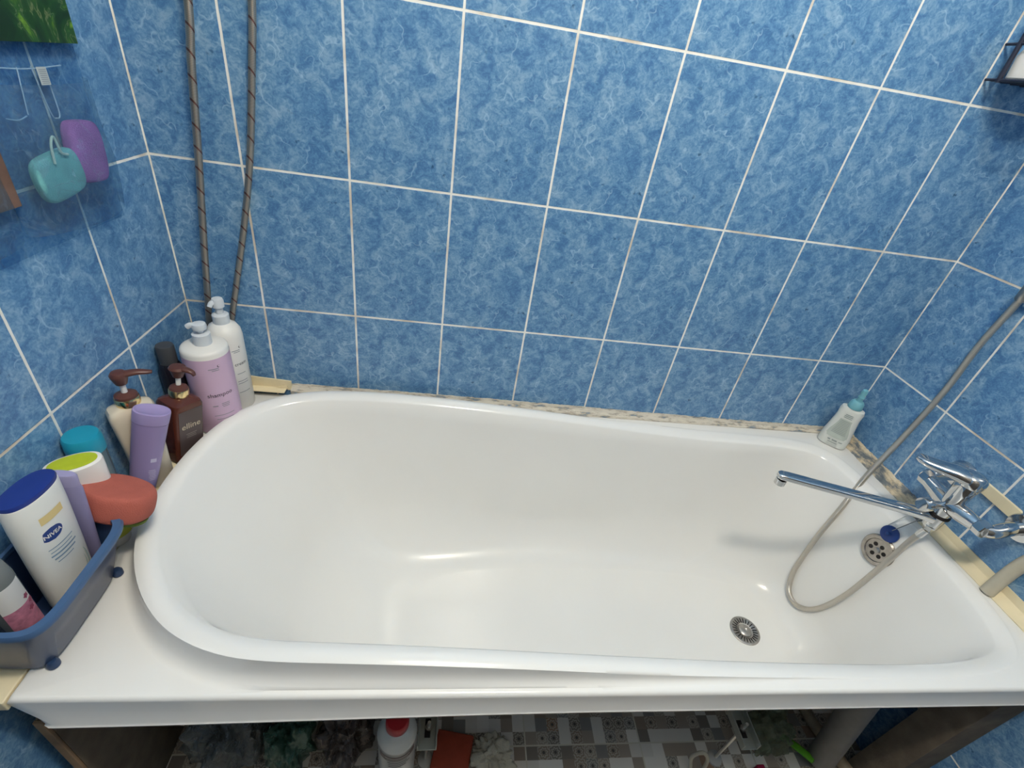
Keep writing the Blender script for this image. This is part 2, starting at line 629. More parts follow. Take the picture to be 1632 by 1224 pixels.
def by_angle(poly):
    """resample a star-shaped closed polyline at the angles ANG"""
    pol = sorted(((math.atan2(p[1] - CY, p[0] - CX) % (2 * PI), math.hypot(p[0] - CX, p[1] - CY)) for p in poly))
    pol = [(pol[-1][0] - 2 * PI, pol[-1][1])] + pol + [(pol[0][0] + 2 * PI, pol[0][1])]
    out, j = [], 0
    for a in ANG:
        a = a % (2 * PI)
        j = 0
        while pol[j + 1][0] < a:
            j += 1
        (a0, r0), (a1, r1) = pol[j], pol[j + 1]
        # straight segment between the two samples
        p0 = (CX + r0 * math.cos(a0), CY + r0 * math.sin(a0))
        p1 = (CX + r1 * math.cos(a1), CY + r1 * math.sin(a1))
        t = (a - a0) / max(1e-9, a1 - a0)
        out.append((p0[0] + (p1[0] - p0[0]) * t, p0[1] + (p1[1] - p0[1]) * t))
    return out


def offset(poly, d):
    """positive d = outwards (poly runs counter-clockwise by angle)"""
    n = len(poly)
    out = []
    for i in range(n):
        a, b_ = poly[(i - 2) % n], poly[(i + 2) % n]
        tx, ty = b_[0] - a[0], b_[1] - a[1]
        l = math.hypot(tx, ty) or 1
        dd = d[i] if isinstance(d, list) else d
        out.append((poly[i][0] + ty / l * dd, poly[i][1] - tx / l * dd))
    return out


def sstep(a, b_, x):
    t = max(0.0, min(1.0, (x - a) / (b_ - a)))
    return t * t * (3 - 2 * t)


Kc = by_angle(closed_spline(K_pts))
for _ in range(8):
    Kc = [((Kc[i - 1][0] + 2 * Kc[i][0] + Kc[(i + 1) % NA][0]) / 4, (Kc[i - 1][1] + 2 * Kc[i][1] + Kc[(i + 1) % NA][1]) / 4) for i in range(NA)]
hK = [0.049 * (1 - sstep(0.42, 1.35, p[0])) + 0.0005 for p in Kc]
wK = [0.030 + 0.003 * (1 - sstep(0.3, 0.9, p[0])) for p in Kc]
Oc = offset(Kc, [-w for w in wK])
Bx0, Bx1, By0, By1 = 0.53, 1.545, -0.500, -0.200


def Bpt(a):
    # rounded bottom outline, blunter at the right end
    cxb, cyb = (Bx0 + Bx1) / 2, (By0 + By1) / 2
    n = 3.2
    ca, sa = math.cos(a), math.sin(a)
    return (cxb + (Bx1 - Bx0) / 2 * math.copysign(abs(ca) ** (2 / n), ca), cyb + (By1 - By0) / 2 * math.copysign(abs(sa) ** (2 / n), sa))


Bc = by_angle([Bpt(2 * PI * i / 720) for i in range(720)])
ZB = 0.200           # height of the tub floor
WALLC = []           # share of the way to the flat floor at which the straight wall would meet it
for a in ANG:
    ll = max(0.0, -math.cos(a)) ** 5
    rr_ = max(0.0, math.cos(a)) ** 5
    ff = max(0.0, -math.sin(a)) ** 2
    WALLC.append(0.30 + 0.30 * ll + 0.22 * rr_ + 0.30 * ff)


def wall_profile(D, H, c, nw=8, na=16):
    """(horizontal, depth) along a drafted wall, a circular fillet and the floor"""
    cx_ = c * D
    ln = math.hypot(cx_, H)
    T = min(0.55 * ln, (1 - c) * D)
    wx, wy = cx_ / ln, H / ln
    phi = math.atan2(wy, wx)                      # angle between wall and floor direction
    Rr = T / math.tan(phi / 2)
    sx, sy = cx_ - wx * T, H - wy * T             # start of the arc
    out = [(sx * k / nw, sy * k / nw) for k in range(nw)]
    ox, oy = cx_ + T, H - Rr                      # centre of the arc
    for k in range(na + 1):
        an = phi * (1 - k / na)
        out.append((ox - Rr * math.sin(an), oy + Rr * math.cos(an)))
    out.append((D, H))
    return out


def bowl_rings(grow=0.0):
    prof = []
    for i in range(NA):
        z0 = ZD + hK[i] - 0.014
        D = math.hypot(Bc[i][0] - Oc[i][0], Bc[i][1] - Oc[i][1])
        prof.append(wall_profile(D, z0 - ZB, WALLC[i]))
    rings = []
    for k in range(len(prof[0])):
        ring = []
        for i in range(NA):
            D = math.hypot(Bc[i][0] - Oc[i][0], Bc[i][1] - Oc[i][1])
            u, h = prof[i][k][0] / D, prof[i][k][1]
            ring.append((Oc[i][0] + (Bc[i][0] - Oc[i][0]) * u, Oc[i][1] + (Bc[i][1] - Oc[i][1]) * u, ZD + hK[i] - 0.014 - h))
        if grow:
            q = offset([(p[0], p[1]) for p in ring], grow)
            ring = [(q[i][0], q[i][1], ring[i][2] - grow * 0.9) for i in range(NA)]
        rings.append(ring)
    return rings


def rect_ring(ins, z, rad=0.012):
    out = []
    hx0, hx1, hy0, hy1 = TX0 + ins, TX1 - ins, TY0 + ins, TY1 - ins
    for i, a in enumerate(ANG):
        ca, sa = math.cos(a), math.sin(a)
        t = min((hx1 - CX) / ca if ca > 1e-9 else 9, (hx0 - CX) / ca if ca < -1e-9 else 9,
                (hy1 - CY) / sa if sa > 1e-9 else 9, (hy0 - CY) / sa if sa < -1e-9 else 9)
        x, y = CX + ca * t, CY + sa * t
        zz = z(x) if callable(z) else z
        out.append((x, y, zz))
    return out


def build_tub():
    root = empty('bathtub', (0, 0, 0), label='white acrylic bathtub with raised oval rim along the blue tiled wall', cat='bathtub')
    rings = []
    # floor, from near the centre outwards
    DRX, DRY = 1.447, -0.378
    for s in (0.04, 0.2, 0.4, 0.6, 0.8, 0.93):
        rings.append([(CX + 0.1 + (p[0] - CX - 0.1) * s, CY + (p[1] - CY) * s, ZB - 0.004 * (1 - s)) for p in Bc])
    rings += reversed(bowl_rings())
    # rounded crest
    for k in range(1, 8):
        s = k / 8
        ring = []
        for i in range(NA):
            x = Oc[i][0] + (Kc[i][0] - Oc[i][0]) * s
            y = Oc[i][1] + (Kc[i][1] - Oc[i][1]) * s
            ring.append((x, y, ZD + hK[i] - 0.014 * (1 - s) ** 2.0 - 0.007 * s ** 2.2 * min(1.0, hK[i] / 0.02)))
        rings.append(ring)
    base_off = [0.004 + (0.020 - 0.016 * (1 - sstep(0.25, 0.5, p[0])) * sstep(-0.46, -0.38, p[1])) * (h / 0.050) for h, p in zip(hK, Kc)]
    for t in (0.0, 0.08, 0.2, 0.35, 0.5, 0.65, 0.8, 0.92, 1.0):
        q = offset(Kc, [b_ * (0.25 * t + 0.75 * t ** 3) for b_ in base_off])
        ring = []
        for i in range(NA):
            zt = ZD + hK[i] - 0.007 * min(1.0, hK[i] / 0.02)
            e = 1 - (1 - t) ** 1.5 if hK[i] > 0.01 else t
            x = min(max(q[i][0], TX0 + 0.008), TX1 - 0.008)
            y = min(max(q[i][1], TY0 + 0.010), TY1 - 0.008)
            ring.append((x, y, zt + (ZD - zt) * e))
        rings.append(ring)
    rings.append(rect_ring(0.006, ZD))
    rings.append(rect_ring(0.003, ZD - 0.001))
    rings.append(rect_ring(0.0008, ZD - 0.0035))
    rings.append(rect_ring(0.0, ZD - 0.007))

    def skb(x):
        return ZD - 0.086 - 0.024 * (1 - sstep(0.0, 0.9, x))
    rings.append(rect_ring(0.0080, lambda x: skb(x) + 0.014))
    rings.append(rect_ring(0.0055, lambda x: skb(x) + 0.012))
    rings.append(rect_ring(0.0060, lambda x: skb(x) + 0.010))
    rings.append(rect_ring(0.0085, lambda x: skb(x) + 0.001))
    rings.append(rect_ring(0.0095, skb))
    rings.append(rect_ring(0.0120, skb))
    rings.append(rect_ring(0.0125, lambda x: ZD - 0.02))
    mb = MB().loft(rings, cap0=True)
    shell = mb.build('tub_shell', M_TUB, root, angle=60)
    # underside of the bowl
    rr = [rect_ring(0.0135, ZD - 0.012)]
    q = offset(Kc, 0.001)
    rr.append([(min(max(p[0], TX0 + 0.01), TX1 - 0.01), min(max(p[1], TY0 + 0.01), TY1 - 0.01), ZD - 0.013) for p in q])
    rr += bowl_rings(0.008)[2:]
    for s in (0.8, 0.5, 0.2, 0.05):
        rr.append([(CX + 0.1 + (p[0] - CX - 0.1) * s, CY + (p[1] - CY) * s, ZB - 0.009) for p in Bc])
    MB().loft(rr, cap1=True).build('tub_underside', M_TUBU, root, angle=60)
    # drain in the floor: dished ring with slots around a domed hub
    dz = ZB + 0.0005
    d = MB().lathe([(0.040, -0.001), (0.040, 0.0015), (0.037, 0.003), (0.033, 0.0022), (0.020, 0.0008), (0.019, 0.0)], 48, (DRX, DRY, dz), cap0=False, cap1=True)
    dr = d.build('drain', M_STEEL, root)
    s = MB()
    for k in range(24):
        a = 2 * PI * k / 24
        s.box((DRX + 0.028 * math.cos(a), DRY + 0.028 * math.sin(a), dz + 0.0020), (0.013, 0.0022, 0.0012), Matrix.Rotation(a, 3, 'Z'))
    s.build('drain_slots', M_DARK, dr, smooth=False)
    MB().lathe([(0.017, 0.0), (0.017, 0.002), (0.014, 0.0045), (0.005, 0.0055), (0.003, 0.004)], 32, (DRX, DRY, dz)).build('drain_hub', M_STEEL, dr)
    return root, shell


tub, tub_shell = build_tub()


def tub_surface(p, d):
    """first hit on the tub from p towards d (used to seat things on the curved wall of the bowl)"""
    me = tub_shell.data
    from mathutils.bvhtree import BVHTree
    global _bvh
    if '_bvh' not in globals():
        _bvh = BVHTree.FromPolygons([v.co[:] for v in me.vertices], [pl.vertices[:] for pl in me.polygons])
    h, n, i, dist = _bvh.ray_cast(Vector(p), Vector(d))
    return h, n


# overflow grating on the right end wall of the bowl
def build_overflow():
    h, n = tub_surface((1.45, -0.352, 0.526), (1, 0, 0))
    n = n if n.x < 0 else -n
    e = empty('overflow', h, label='chrome overflow grating with round holes')
    e.parent = tub
    e.rotation_euler = n.to_track_quat('Z', 'Y').to_euler()
    MB().lathe([(0.0385, -0.006), (0.0400, 0.003), (0.0365, 0.007), (0.0290, 0.007), (0.0275, 0.0045)], 40, cap0=False, cap1=True).build('grating', M_STEELB, e)
    hs = MB()
    for k in range(6):
        a = 2 * PI * k / 6 + 0.3
        hs.lathe([(0.0050, 0.0040), (0.0050, 0.0052)], 16, (0.0165 * math.cos(a), 0.014 * math.sin(a), 0))
    hs.build('grating_holes', M_DARK, e, smooth=False)
    MB().lathe([(0.0070, 0.003), (0.0070, 0.0062), (0.005, 0.0075)], 20).build('grating_screw', M_STEEL, e)
    return h


OVER = build_overflow()


# steel brackets with threaded rods that carry the tub
def bracket(x, y0, y1, z, rod_y):
    e = empty('leg_bracket', (x, y0, z))
    e.parent = tub
    mb = MB()
    mb.box((0, (y1 - y0) / 2, 0), (0.040, y1 - y0, 0.003), bevel=0.001)
    for s in (-1, 1):
        mb.box((s * 0.019, (y1 - y0) / 2, 0.010), (0.003, y1 - y0, 0.022), bevel=0.001)
    mb.build('bracket_rail', mat('galvanised', (0.40, 0.42, 0.38), 0.45, metal=0.6), e)
    MB().box((0, rod_y - y0, 0.0022), (0.012, 0.036, 0.0015)).build('bracket_slot', M_DARK, e, smooth=False)
    MB().lathe([(0.0035, -z + 0.006), (0.0035, 0.03)], 12, (0.002, rod_y - y0, 0)).build('threaded_rod', mat('bright_rod', (0.85, 0.83, 0.76), 0.3, metal=0.8), e)
    MB().lathe([(0.008, 0.003), (0.008, 0.009)], 6, (0.002, rod_y - y0, 0)).build('nut', M_STEEL, e, smooth=False)
    MB().lathe([(0.018, -z + 0.0005), (0.018, -z + 0.006), (0.006, -z + 0.012)], 20, (0.002, rod_y - y0, 0)).build('rod_foot', mat('foot_plastic', (0.5, 0.5, 0.48), 0.5), e)
    return e


bracket(0.606, -0.625, -0.12, 0.176, -0.585)
bracket(1.335, -0.640, -0.12, 0.176, -0.600)

# ------------------------------------------------------------------ edge strips around the tub
def strip(name, pts_uv, a0, a1, fn, material, label, cat='sealing strip', n=60, jit=0.0, seed=1):
    """long thin strip of a given cross-section; jit roughens its edges"""
    rnd = random.Random(seed)
    rings = []
    for k in range(n + 1):
        a = a0 + (a1 - a0) * k / n
        rings.append([fn(a, u + (rnd.random() - 0.5) * jit, v + (rnd.random() - 0.5) * jit) for u, v in pts_uv])
    o = MB().loft(rings, True, True).build(name, material, angle=30)
    if label:
        tag(o, label, cat)
    return o


strip('sealant_strip', [(0.0005, -0.008), (0.009, -0.008), (0.0085, 0.006), (0.003, 0.013), (0.0012, 0.024), (0.0005, 0.024)], 0.20, 1.72,
      lambda a, u, v: (a, -max(u, 0.0004), ZD + v + 0.006 - 0.010 * sstep(0.5, 1.5, a)), M_GRIMEB,
      'crumbling cream and blue-grey sealant along the back wall behind the tub', n=180, jit=0.0022, seed=3)
strip('sealant_strip', [(0.0005, -0.008), (0.030, -0.008), (0.029, 0.001), (0.016, 0.006), (0.006, 0.024), (0.0005, 0.026)], -0.008, -0.345,
      lambda a, u, v: (W - max(u, 0.0004), a, ZD + v), M_GRIMER,
      'peeling brown and grey sealant on the right wall between white bottle and faucet', n=60, jit=0.003, seed=5)
strip('corner_strip', [(0.0005, -0.002), (0.029, -0.002), (0.030, 0.0015), (0.015, 0.006), (0.006, 0.012), (0.0025, 0.028), (0.0005, 0.028)], -0.335, -0.80,
      lambda a, u, v: (W - u, a, ZD + v), M_CREAM,
      'smooth cream plastic corner strip on the right wall below the faucet', n=20, jit=0.0006, seed=7)
tag(MB().box((0.0275, -0.358, ZD - 0.012), (0.054, 0.700, 0.020), bevel=0.002).build('filler_board', M_CREAM),
    'yellowish cream board filling the gap between tub and left wall', 'filler board')
s1 = MB().box((0, 0, 0), (0.115, 0.0035, 0.028), Matrix.Rotation(math.radians(4), 3, 'Y'), 0.001).box((-0.004, -0.012, -0.012), (0.10, 0.022, 0.003), None, 0.001)
s1.box((0.035, -0.004, -0.010), (0.030, 0.004, 0.010), Matrix.Rotation(math.radians(-20), 3, 'Y'), 0.001)
o = s1.build('corner_strip', M_CREAM, angle=30)
o.location = (0.145, -0.0035, ZD + 0.029)
tag(o, 'broken short cream corner strip behind the tall white pump bottle', 'sealing strip')
o = MB().box((W - 0.004, -0.46, 0.771), (0.007, 0.19, 0.026), Matrix.Rotation(math.radians(1.0), 3, 'X'), 0.001).build('wall_batten', M_CREAM)
tag(o, 'cream plastic batten glued to the right wall tiles behind the faucet', 'batten')
# two dark boards the tub front rests on
sb = empty('support_board', (0.038, -0.546, 0))
MB().box((0, 0, 0.2490), (0.013, 0.270, 0.4960), None, 0.001).build('board_side', M_WOOD, sb)
MB().box((0.0, -0.1385, 0.2490), (0.013, 0.005, 0.4960), None, 0.001).build('front_edge', M_WOODL, sb)
tag(sb,
    'brown wooden support board upright under the tub at the left wall', 'support board')
tag(MB().box((1.7285, -0.653, 0.2620), (0.072, 0.066, 0.5230), None, 0.001).build('support_board', M_WOOD),
    'dark wide support board upright under the tub at the right wall', 'support board')

# ------------------------------------------------------------------ shared materials of the small things
M_WPL = mat('white_plastic', (0.80, 0.78, 0.74), 0.35)
M_CLEARPL = mat('frosted_clear_plastic', (0.74, 0.78, 0.82), 0.3, trans=0.15, ior=1.3)
M_GOLD = mat('gold_ring', (0.85, 0.66, 0.34), 0.16, metal=1.0)
M_BROWNPL = mat('brown_pump_plastic', (0.105, 0.040, 0.032), 0.35)
M_INK = mat('dark_ink', (0.045, 0.040, 0.055), 0.6)
M_INKG = mat('grey_ink', (0.26, 0.27, 0.30), 0.6)
rad = math.radians

# ------------------------------------------------------------------ bottles on the back left corner of the tub
def lines(name, rows, place, material, parent):
    """fine print too small to read: rows of (x centre, z, width, height)"""
    mb = MB()
    for xc, z, w, h in rows:
        n = max(2, int(w / 0.004))
        vs = []
        for i in range(n + 1):
            vs += [place(xc - w / 2 + w * i / n, z - h / 2), place(xc - w / 2 + w * i / n, z + h / 2)]
        mb.add(vs, [(2 * i, 2 * i + 2, 2 * i + 3, 2 * i + 1) for i in range(n)])
    return mb.build(name, material, parent)


def crescent(place, r, xc, zc, material, parent):
    vs, n = [], 12
    for i in range(n + 1):
        a = rad(40 + 280 * i / n)
        vs.append(place(xc + r * math.cos(a), zc + r * math.sin(a)))
        vs.append(place(xc + r * 0.35 + r * 0.8 * math.cos(a), zc + r * 0.15 + r * 0.8 * math.sin(a)))
    return MB().add(vs, [(2 * i, 2 * i + 2, 2 * i + 3, 2 * i + 1) for i in range(n)]).build('moon_mark', material, parent)


def pump_white_bottle():
    t = empty('shampoo_bottle', (0.090, -0.136, ZD), rad(30), label='lilac-wrapped shampoo bottle with white shoulder and clear pump in the corner', cat='bottle')
    R_ = 0.0435
    MB().lathe([(R_ - .003, 0), (R_, .004), (R_, .201), (R_ - .0015, .206), (R_ - .006, .209), (.017, .2115)], 56).build('bottle_body', M_WPL, t)
    MB().lathe([(R_ + .0004, .006), (R_ + .0004, .194)], 56, cap0=False, cap1=False).build('lilac_wrap', mat('lilac_wrap', (0.62, 0.44, 0.60), 0.35), t)
    MB().lathe([(.0165, .210), (.0165, .234), (.013, .236)], 32).build('pump_collar', M_CLEARPL, t)
    h = MB().lathe([(.006, .235), (.006, .243), (.0125, .244), (.0135, .251), (.012, .256), (.004, .258)], 28)
    h.tube([(-.004, .0, .251), (-.014, .003, .253), (-.020, .005, .249)], .0055, 12)
    h.build('pump_head', M_CLEARPL, t)
    pl = on_cylinder(R_ + .0009, 0, 0.18)
    text_mesh('lettering', 'shampoo', 0.0135, on_cylinder(R_ + .0009, .108, 0.18), M_INK, t)
    lines('small_lettering', [(-.002, .172, .020, .0018), (.001, .168, .014, .0016), (.006, .085, .016, .0014), (.006, .081, .016, .0014), (.006, .077, .013, .0014),
                         (-.014, .081, .010, .002), (0, .056, .040, .0014), (0, .046, .034, .0014)], pl, M_INKG, t)
    crescent(on_cylinder(R_ + .0009, 0, 0.18), .0028, .008, .177, M_INK, t)


def conditioner():
    t = empty('conditioner_bottle', (0.093, -0.053, ZD), rad(30), label='tall white round-shouldered bottle with frosted pump behind the lilac one', cat='bottle')
    R_ = 0.0355
    MB().lathe([(R_ - .003, 0), (R_, .004), (R_, .186), (R_ - .002, .199), (R_ - .008, .210), (.018, .2165), (.0155, .218)], 48).build('bottle_body', M_WPL, t)
    MB().lathe([(.0165, .217), (.0165, .236), (.013, .239)], 28).build('pump_collar', M_CLEARPL, t)
    h = MB().lathe([(.0075, .238), (.0075, .252), (.0115, .254), (.012, .268), (.010, .273), (.003, .275)], 24)
    h.tube([(-.004, -.002, .266), (-.012, -.006, .266), (-.017, -.009, .259)], .005, 10)
    h.build('pump_head', M_CLEARPL, t)
    text_mesh('lettering', 'hair cream', 0.0115, on_cylinder(R_ + .0005, .125, 0.25), M_INK, t)
    lines('small_lettering', [(.004, .160, .018, .0016), (.006, .156, .014, .0015), (.008, .100, .020, .0014), (.008, .080, .024, .0014), (.008, .074, .024, .0014), (.008, .050, .026, .0014)],
          on_cylinder(R_ + .0005, 0, 0.25), M_INKG, t)
    crescent(on_cylinder(R_ + .0005, 0, 0.25), .0026, .014, .167, M_INK, t)


def black_bottle():
    t = empty('black_bottle', (0.0225, -0.150, ZD), label='small glossy black bottle with dark grey cap against the left wall', cat='bottle')
    MB().lathe([(.019, 0), (.022, .003), (.022, .150), (.0195, .162), (.0165, .168)], 40).build('bottle_body', mat('black_gloss', (0.012, 0.010, 0.016), 0.09), t)
    MB().lathe([(.0158, .166), (.0163, .169), (.0163, .204), (.0150, .2075), (.004, .2075)], 40).build('screw_cap', mat('grey_cap', (0.055, 0.058, 0.065), 0.33), t)


def pump_head(t, z0, spout_a, mtl, L_=.040, droop=.006, rs=.013):
    MB().lathe([(.0045, z0 - .022), (.0045, z0)], 16).build('pump_stem', M_WPL, t)
    h = MB().lathe([(.0085, z0 - .004), (.0105, z0 + .002), (.0125, z0 + .009), (rs, z0 + .014), (rs - .003, z0 + .0185), (.003, z0 + .020)], 28)
    c, s = math.cos(spout_a), math.sin(spout_a)
    h.tube([(0, 0, z0 + .013), (L_ * .5 * c, L_ * .5 * s, z0 + .015), (L_ * .85 * c, L_ * .85 * s, z0 + .013), (L_ * c, L_ * s, z0 + .013 - droop)], lambda t_: .0085 - .005 * t_, 14, flat=(0.7, 1.1))
    h.build('pump_head', mtl, t)


def brown_bottle():
    t = empty('pump_bottle', (0.0500, -0.2350, ZD), 0, rot=(rad(4), rad(8.5), rad(62)), label='dark amber square pump bottle with gold collar between black and lilac bottles', cat='bottle')
    amber = mat('amber_plastic', (0.105, 0.026, 0.014), 0.12, trans=0.15, coat=0.4)
    hw = .0295
    MB().super([(0, hw - .002, hw - .002, 7), (.003, hw, hw, 8), (.126, hw, hw, 8), (.133, hw - .002, hw - .002, 6), (.138, hw - .009, hw - .009, 4), (.141, .016, .016, 2.2), (.146, .015, .015, 2)], 64).build('bottle_body', amber, t, angle=30)
    MB().lathe([(.0168, .142), (.0172, .1435), (.0172, .156), (.0165, .1575)], 36).build('gold_collar', M_GOLD, t)
    MB().lathe([(.0160, .1572), (.0150, .161), (.007, .165)], 32).build('collar_cone', M_BROWNPL, t)
    pump_head(t, .188, rad(-62 - 8), M_BROWNPL, L_=.032, rs=.0155)
    patch('front_label', -.024, .024, .018, .122, on_front(-hw - .0004, 0), mat('smoky_label', (0.085, 0.060, 0.058), 0.35), t, 2, 2)
    text_mesh('lettering', 'elline', 0.0185, on_front(-hw - .0008, .085), mat('gold_print', (0.62, 0.52, 0.38), 0.4), t)
    lines('small_lettering', [(0, .066, .022, .0015), (0, .062, .018, .0015), (0, .058, .020, .0015)], on_front(-hw - .0008, 0), mat('dim_print', (0.24, 0.20, 0.18), 0.5), t)


def cream_bottle():
    t = empty('pump_bottle', (0.0445, -0.318, ZD), rad(42), label='cream oblong bottle with gold collar and brown pump against the left wall', cat='bottle')
    cr = mat('ivory_plastic', (0.70, 0.62, 0.49), 0.28, coat=0.3)
    MB().super([(0, .026, .017, 4), (.003, .028, .019, 4), (.100, .031, .020, 4.5), (.160, .0345, .021, 5), (.176, .0345, .021, 5), (.184, .031, .019, 4), (.189, .020, .017, 2.6), (.192, .016, .016, 2)], 64).build('bottle_body', cr, t)
    MB().lathe([(.0178, .190), (.0183, .1915), (.0183, .2035), (.0175, .205)], 36).build('gold_collar', M_GOLD, t)
    MB().lathe([(.0172, .2046), (.0165, .209), (.007, .2135)], 32).build('collar_cone', M_BROWNPL, t)
    pump_head(t, .235, rad(-42 + 24), M_BROWNPL, L_=.046, droop=.001)


def purple_tube():
    t = empty('toiletry_bottle', (0.0430, -0.3710, ZD + .003), 0, rot=(rad(-7), rad(16), rad(12)), label='lilac-purple oval bottle with hollowed cap leaning on the cream bottle', cat='bottle')
    pu = mat('violet_plastic', (0.30, 0.24, 0.46), 0.4)
    MB().super([(0, .016, .012, 2.2), (.004, .018, .0135, 2.2), (.08, .0225, .0165, 2.2), (.172, .0262, .0190, 2.2), (.177, .0268, .0195, 2.2)], 48, cap1=False).build('bottle_body', pu, t)
    MB().super([(.1775, .0268, .0195, 2.2), (.196, .0275, .0205, 2.2), (.199, .0268, .0197, 2.2), (.1998, .0245, .0175, 2.2), (.1965, .016, .0105, 2.2), (.1950, .006, .004, 2.2)], 48, cap0=False).build('hollow_cap', mat('violet_cap', (0.33, 0.27, 0.50), 0.45), t)
    pl = lambda x, y: Vector(((.0200 + .034 * y) * math.sin(.9 + x / .022) * 1.01, -(.0155 + .022 * y) * math.cos(.9 + x / .022) * 1.02, y))
    lines('small_lettering', [(-.002 - .0006 * k, .060 + .0036 * k, .010 + .001 * (k % 3), .0012) for k in range(7)] + [(-.004, .104, .012, .008)], pl, mat('pale_violet_print', (0.55, 0.52, 0.68), 0.5), t)


def teal_bottle():
    t = empty('toiletry_bottle', (0.0270, -0.4110, ZD), label='clear bottle with wide teal cap against the left wall', cat='bottle')
    MB().lathe([(.020, 0), (.022, .004), (.0225, .10), (.0235, .155), (.0245, .165)], 40).build('bottle_body', mat('dark_clear_plastic', (0.20, 0.30, 0.34), 0.15, trans=0.5, ior=1.3), t)
    MB().lathe([(.0255, .165), (.0260, .167), (.0250, .192), (.0225, .196), (.017, .1965), (.003, .196)], 44).build('teal_cap', mat('teal_plastic', (0.012, 0.27, 0.40), 0.35), t)


def yellow_bottle():
    t = empty('shower_gel_bottle', (0.0430, -0.4600, ZD), rad(34), label='white bottle with flat yellow-green oval top behind the red sponge', cat='bottle')
    MB().super([(0, .026, .018, 2.4), (.004, .028, .020, 2.4), (.10, .033, .0215, 2.3), (.178, .0352, .0222, 2.2), (.183, .0345, .0215, 2.2), (.1845, .0325, .0195, 2.2)], 48).build('bottle_body', mat('white_gel_bottle', (0.82, 0.80, 0.76), 0.3), t)
    MB().super([(.1840, .0295, .0170, 2.2), (.1853, .0293, .0168, 2.2), (.1858, .026, .0145, 2.2)], 48).build('green_top', mat('lime_plastic', (0.42, 0.50, 0.02), 0.45, var=0.08, vscale=60), t)
    patch('yellow_label', .006, .030, .020, .150, lambda x, y: Vector((.0335 * math.sin(x / .024), -.0222 * math.cos(x / .024), y)), mat('yellow_label', (0.62, 0.60, 0.08), 0.4), t)


pump_white_bottle()
conditioner()
black_bottle()
brown_bottle()
cream_bottle()
purple_tube()
teal_bottle()
yellow_bottle()

# ------------------------------------------------------------------ blue basket and what is in it
def basket():
    t = empty('plastic_basket', (0.006, -0.002, ZD), label='translucent navy plastic basket on the front left corner of the tub', cat='basket')
    bl = mat('navy_translucent', (0.030, 0.060, 0.140), 0.28, trans=0.12, ior=1.4)

    def ring(x0, x1, y0, y1, z, n=5.0, seg=64):
        out = []
        for j in range(seg):
            a = 2 * PI * j / seg
            out.append(((x0 + x1) / 2 + (x1 - x0) / 2 * math.copysign(abs(math.cos(a)) ** (2 / n), math.cos(a)),
                        (y0 + y1) / 2 + (y1 - y0) / 2 * math.copysign(abs(math.sin(a)) ** (2 / n), math.sin(a)), z))
        return out
    # floor and flared wall, with thickness
    MB().loft([ring(.006, .078, -.662, -.520, .0055), ring(.004, .084, -.668, -.514, .008), ring(.003, .110, -.681, -.507, .085), ring(.003, .121, -.686, -.504, .118),
               ring(.006, .118, -.683, -.507, .118), ring(.006, .106, -.678, -.510, .080), ring(.007, .081, -.664, -.518, .0105), ring(.010, .074, -.658, -.524, .0095)], True, True).build('basket_body', bl, t, angle=50)
    MB().loft([ring(.0035, .1205, -.6855, -.5045, .1150), ring(.001, .1265, -.6905, -.5020, .1165), ring(.001, .1275, -.6910, -.5010, .1215), ring(.004, .1250, -.6890, -.5030, .1255),
               ring(.009, .1160, -.6820, -.5090, .1250), ring(.009, .1150, -.6810, -.5100, .1190), ring(.0065, .1175, -.6825, -.5075, .1150)], False, False).build('basket_rim', mat('blue_rim', (0.055, 0.115, 0.235), 0.33), t, angle=50)
    for x, y in ((.016, -.650), (.016, -.530), (.080, -.660), (.082, -.520)):
        MB().lathe([(.006, .0003), (.0075, .002), (.0075, .009), (.005, .013)], 20, (x, y, 0)).build('basket_foot', bl, t)


basket()


def oval_front(rx, ry, z, k=1.0):
    """front (-y) surface of an oval bottle of half sizes rx, ry"""
    def f(x, y):
        u = max(-1.0, min(1.0, x / rx))
        return Vector((x, -(ry + .0005) * math.sqrt(max(0.0, 1 - abs(u) ** 2.3)) - .0004, z + y))
    return f


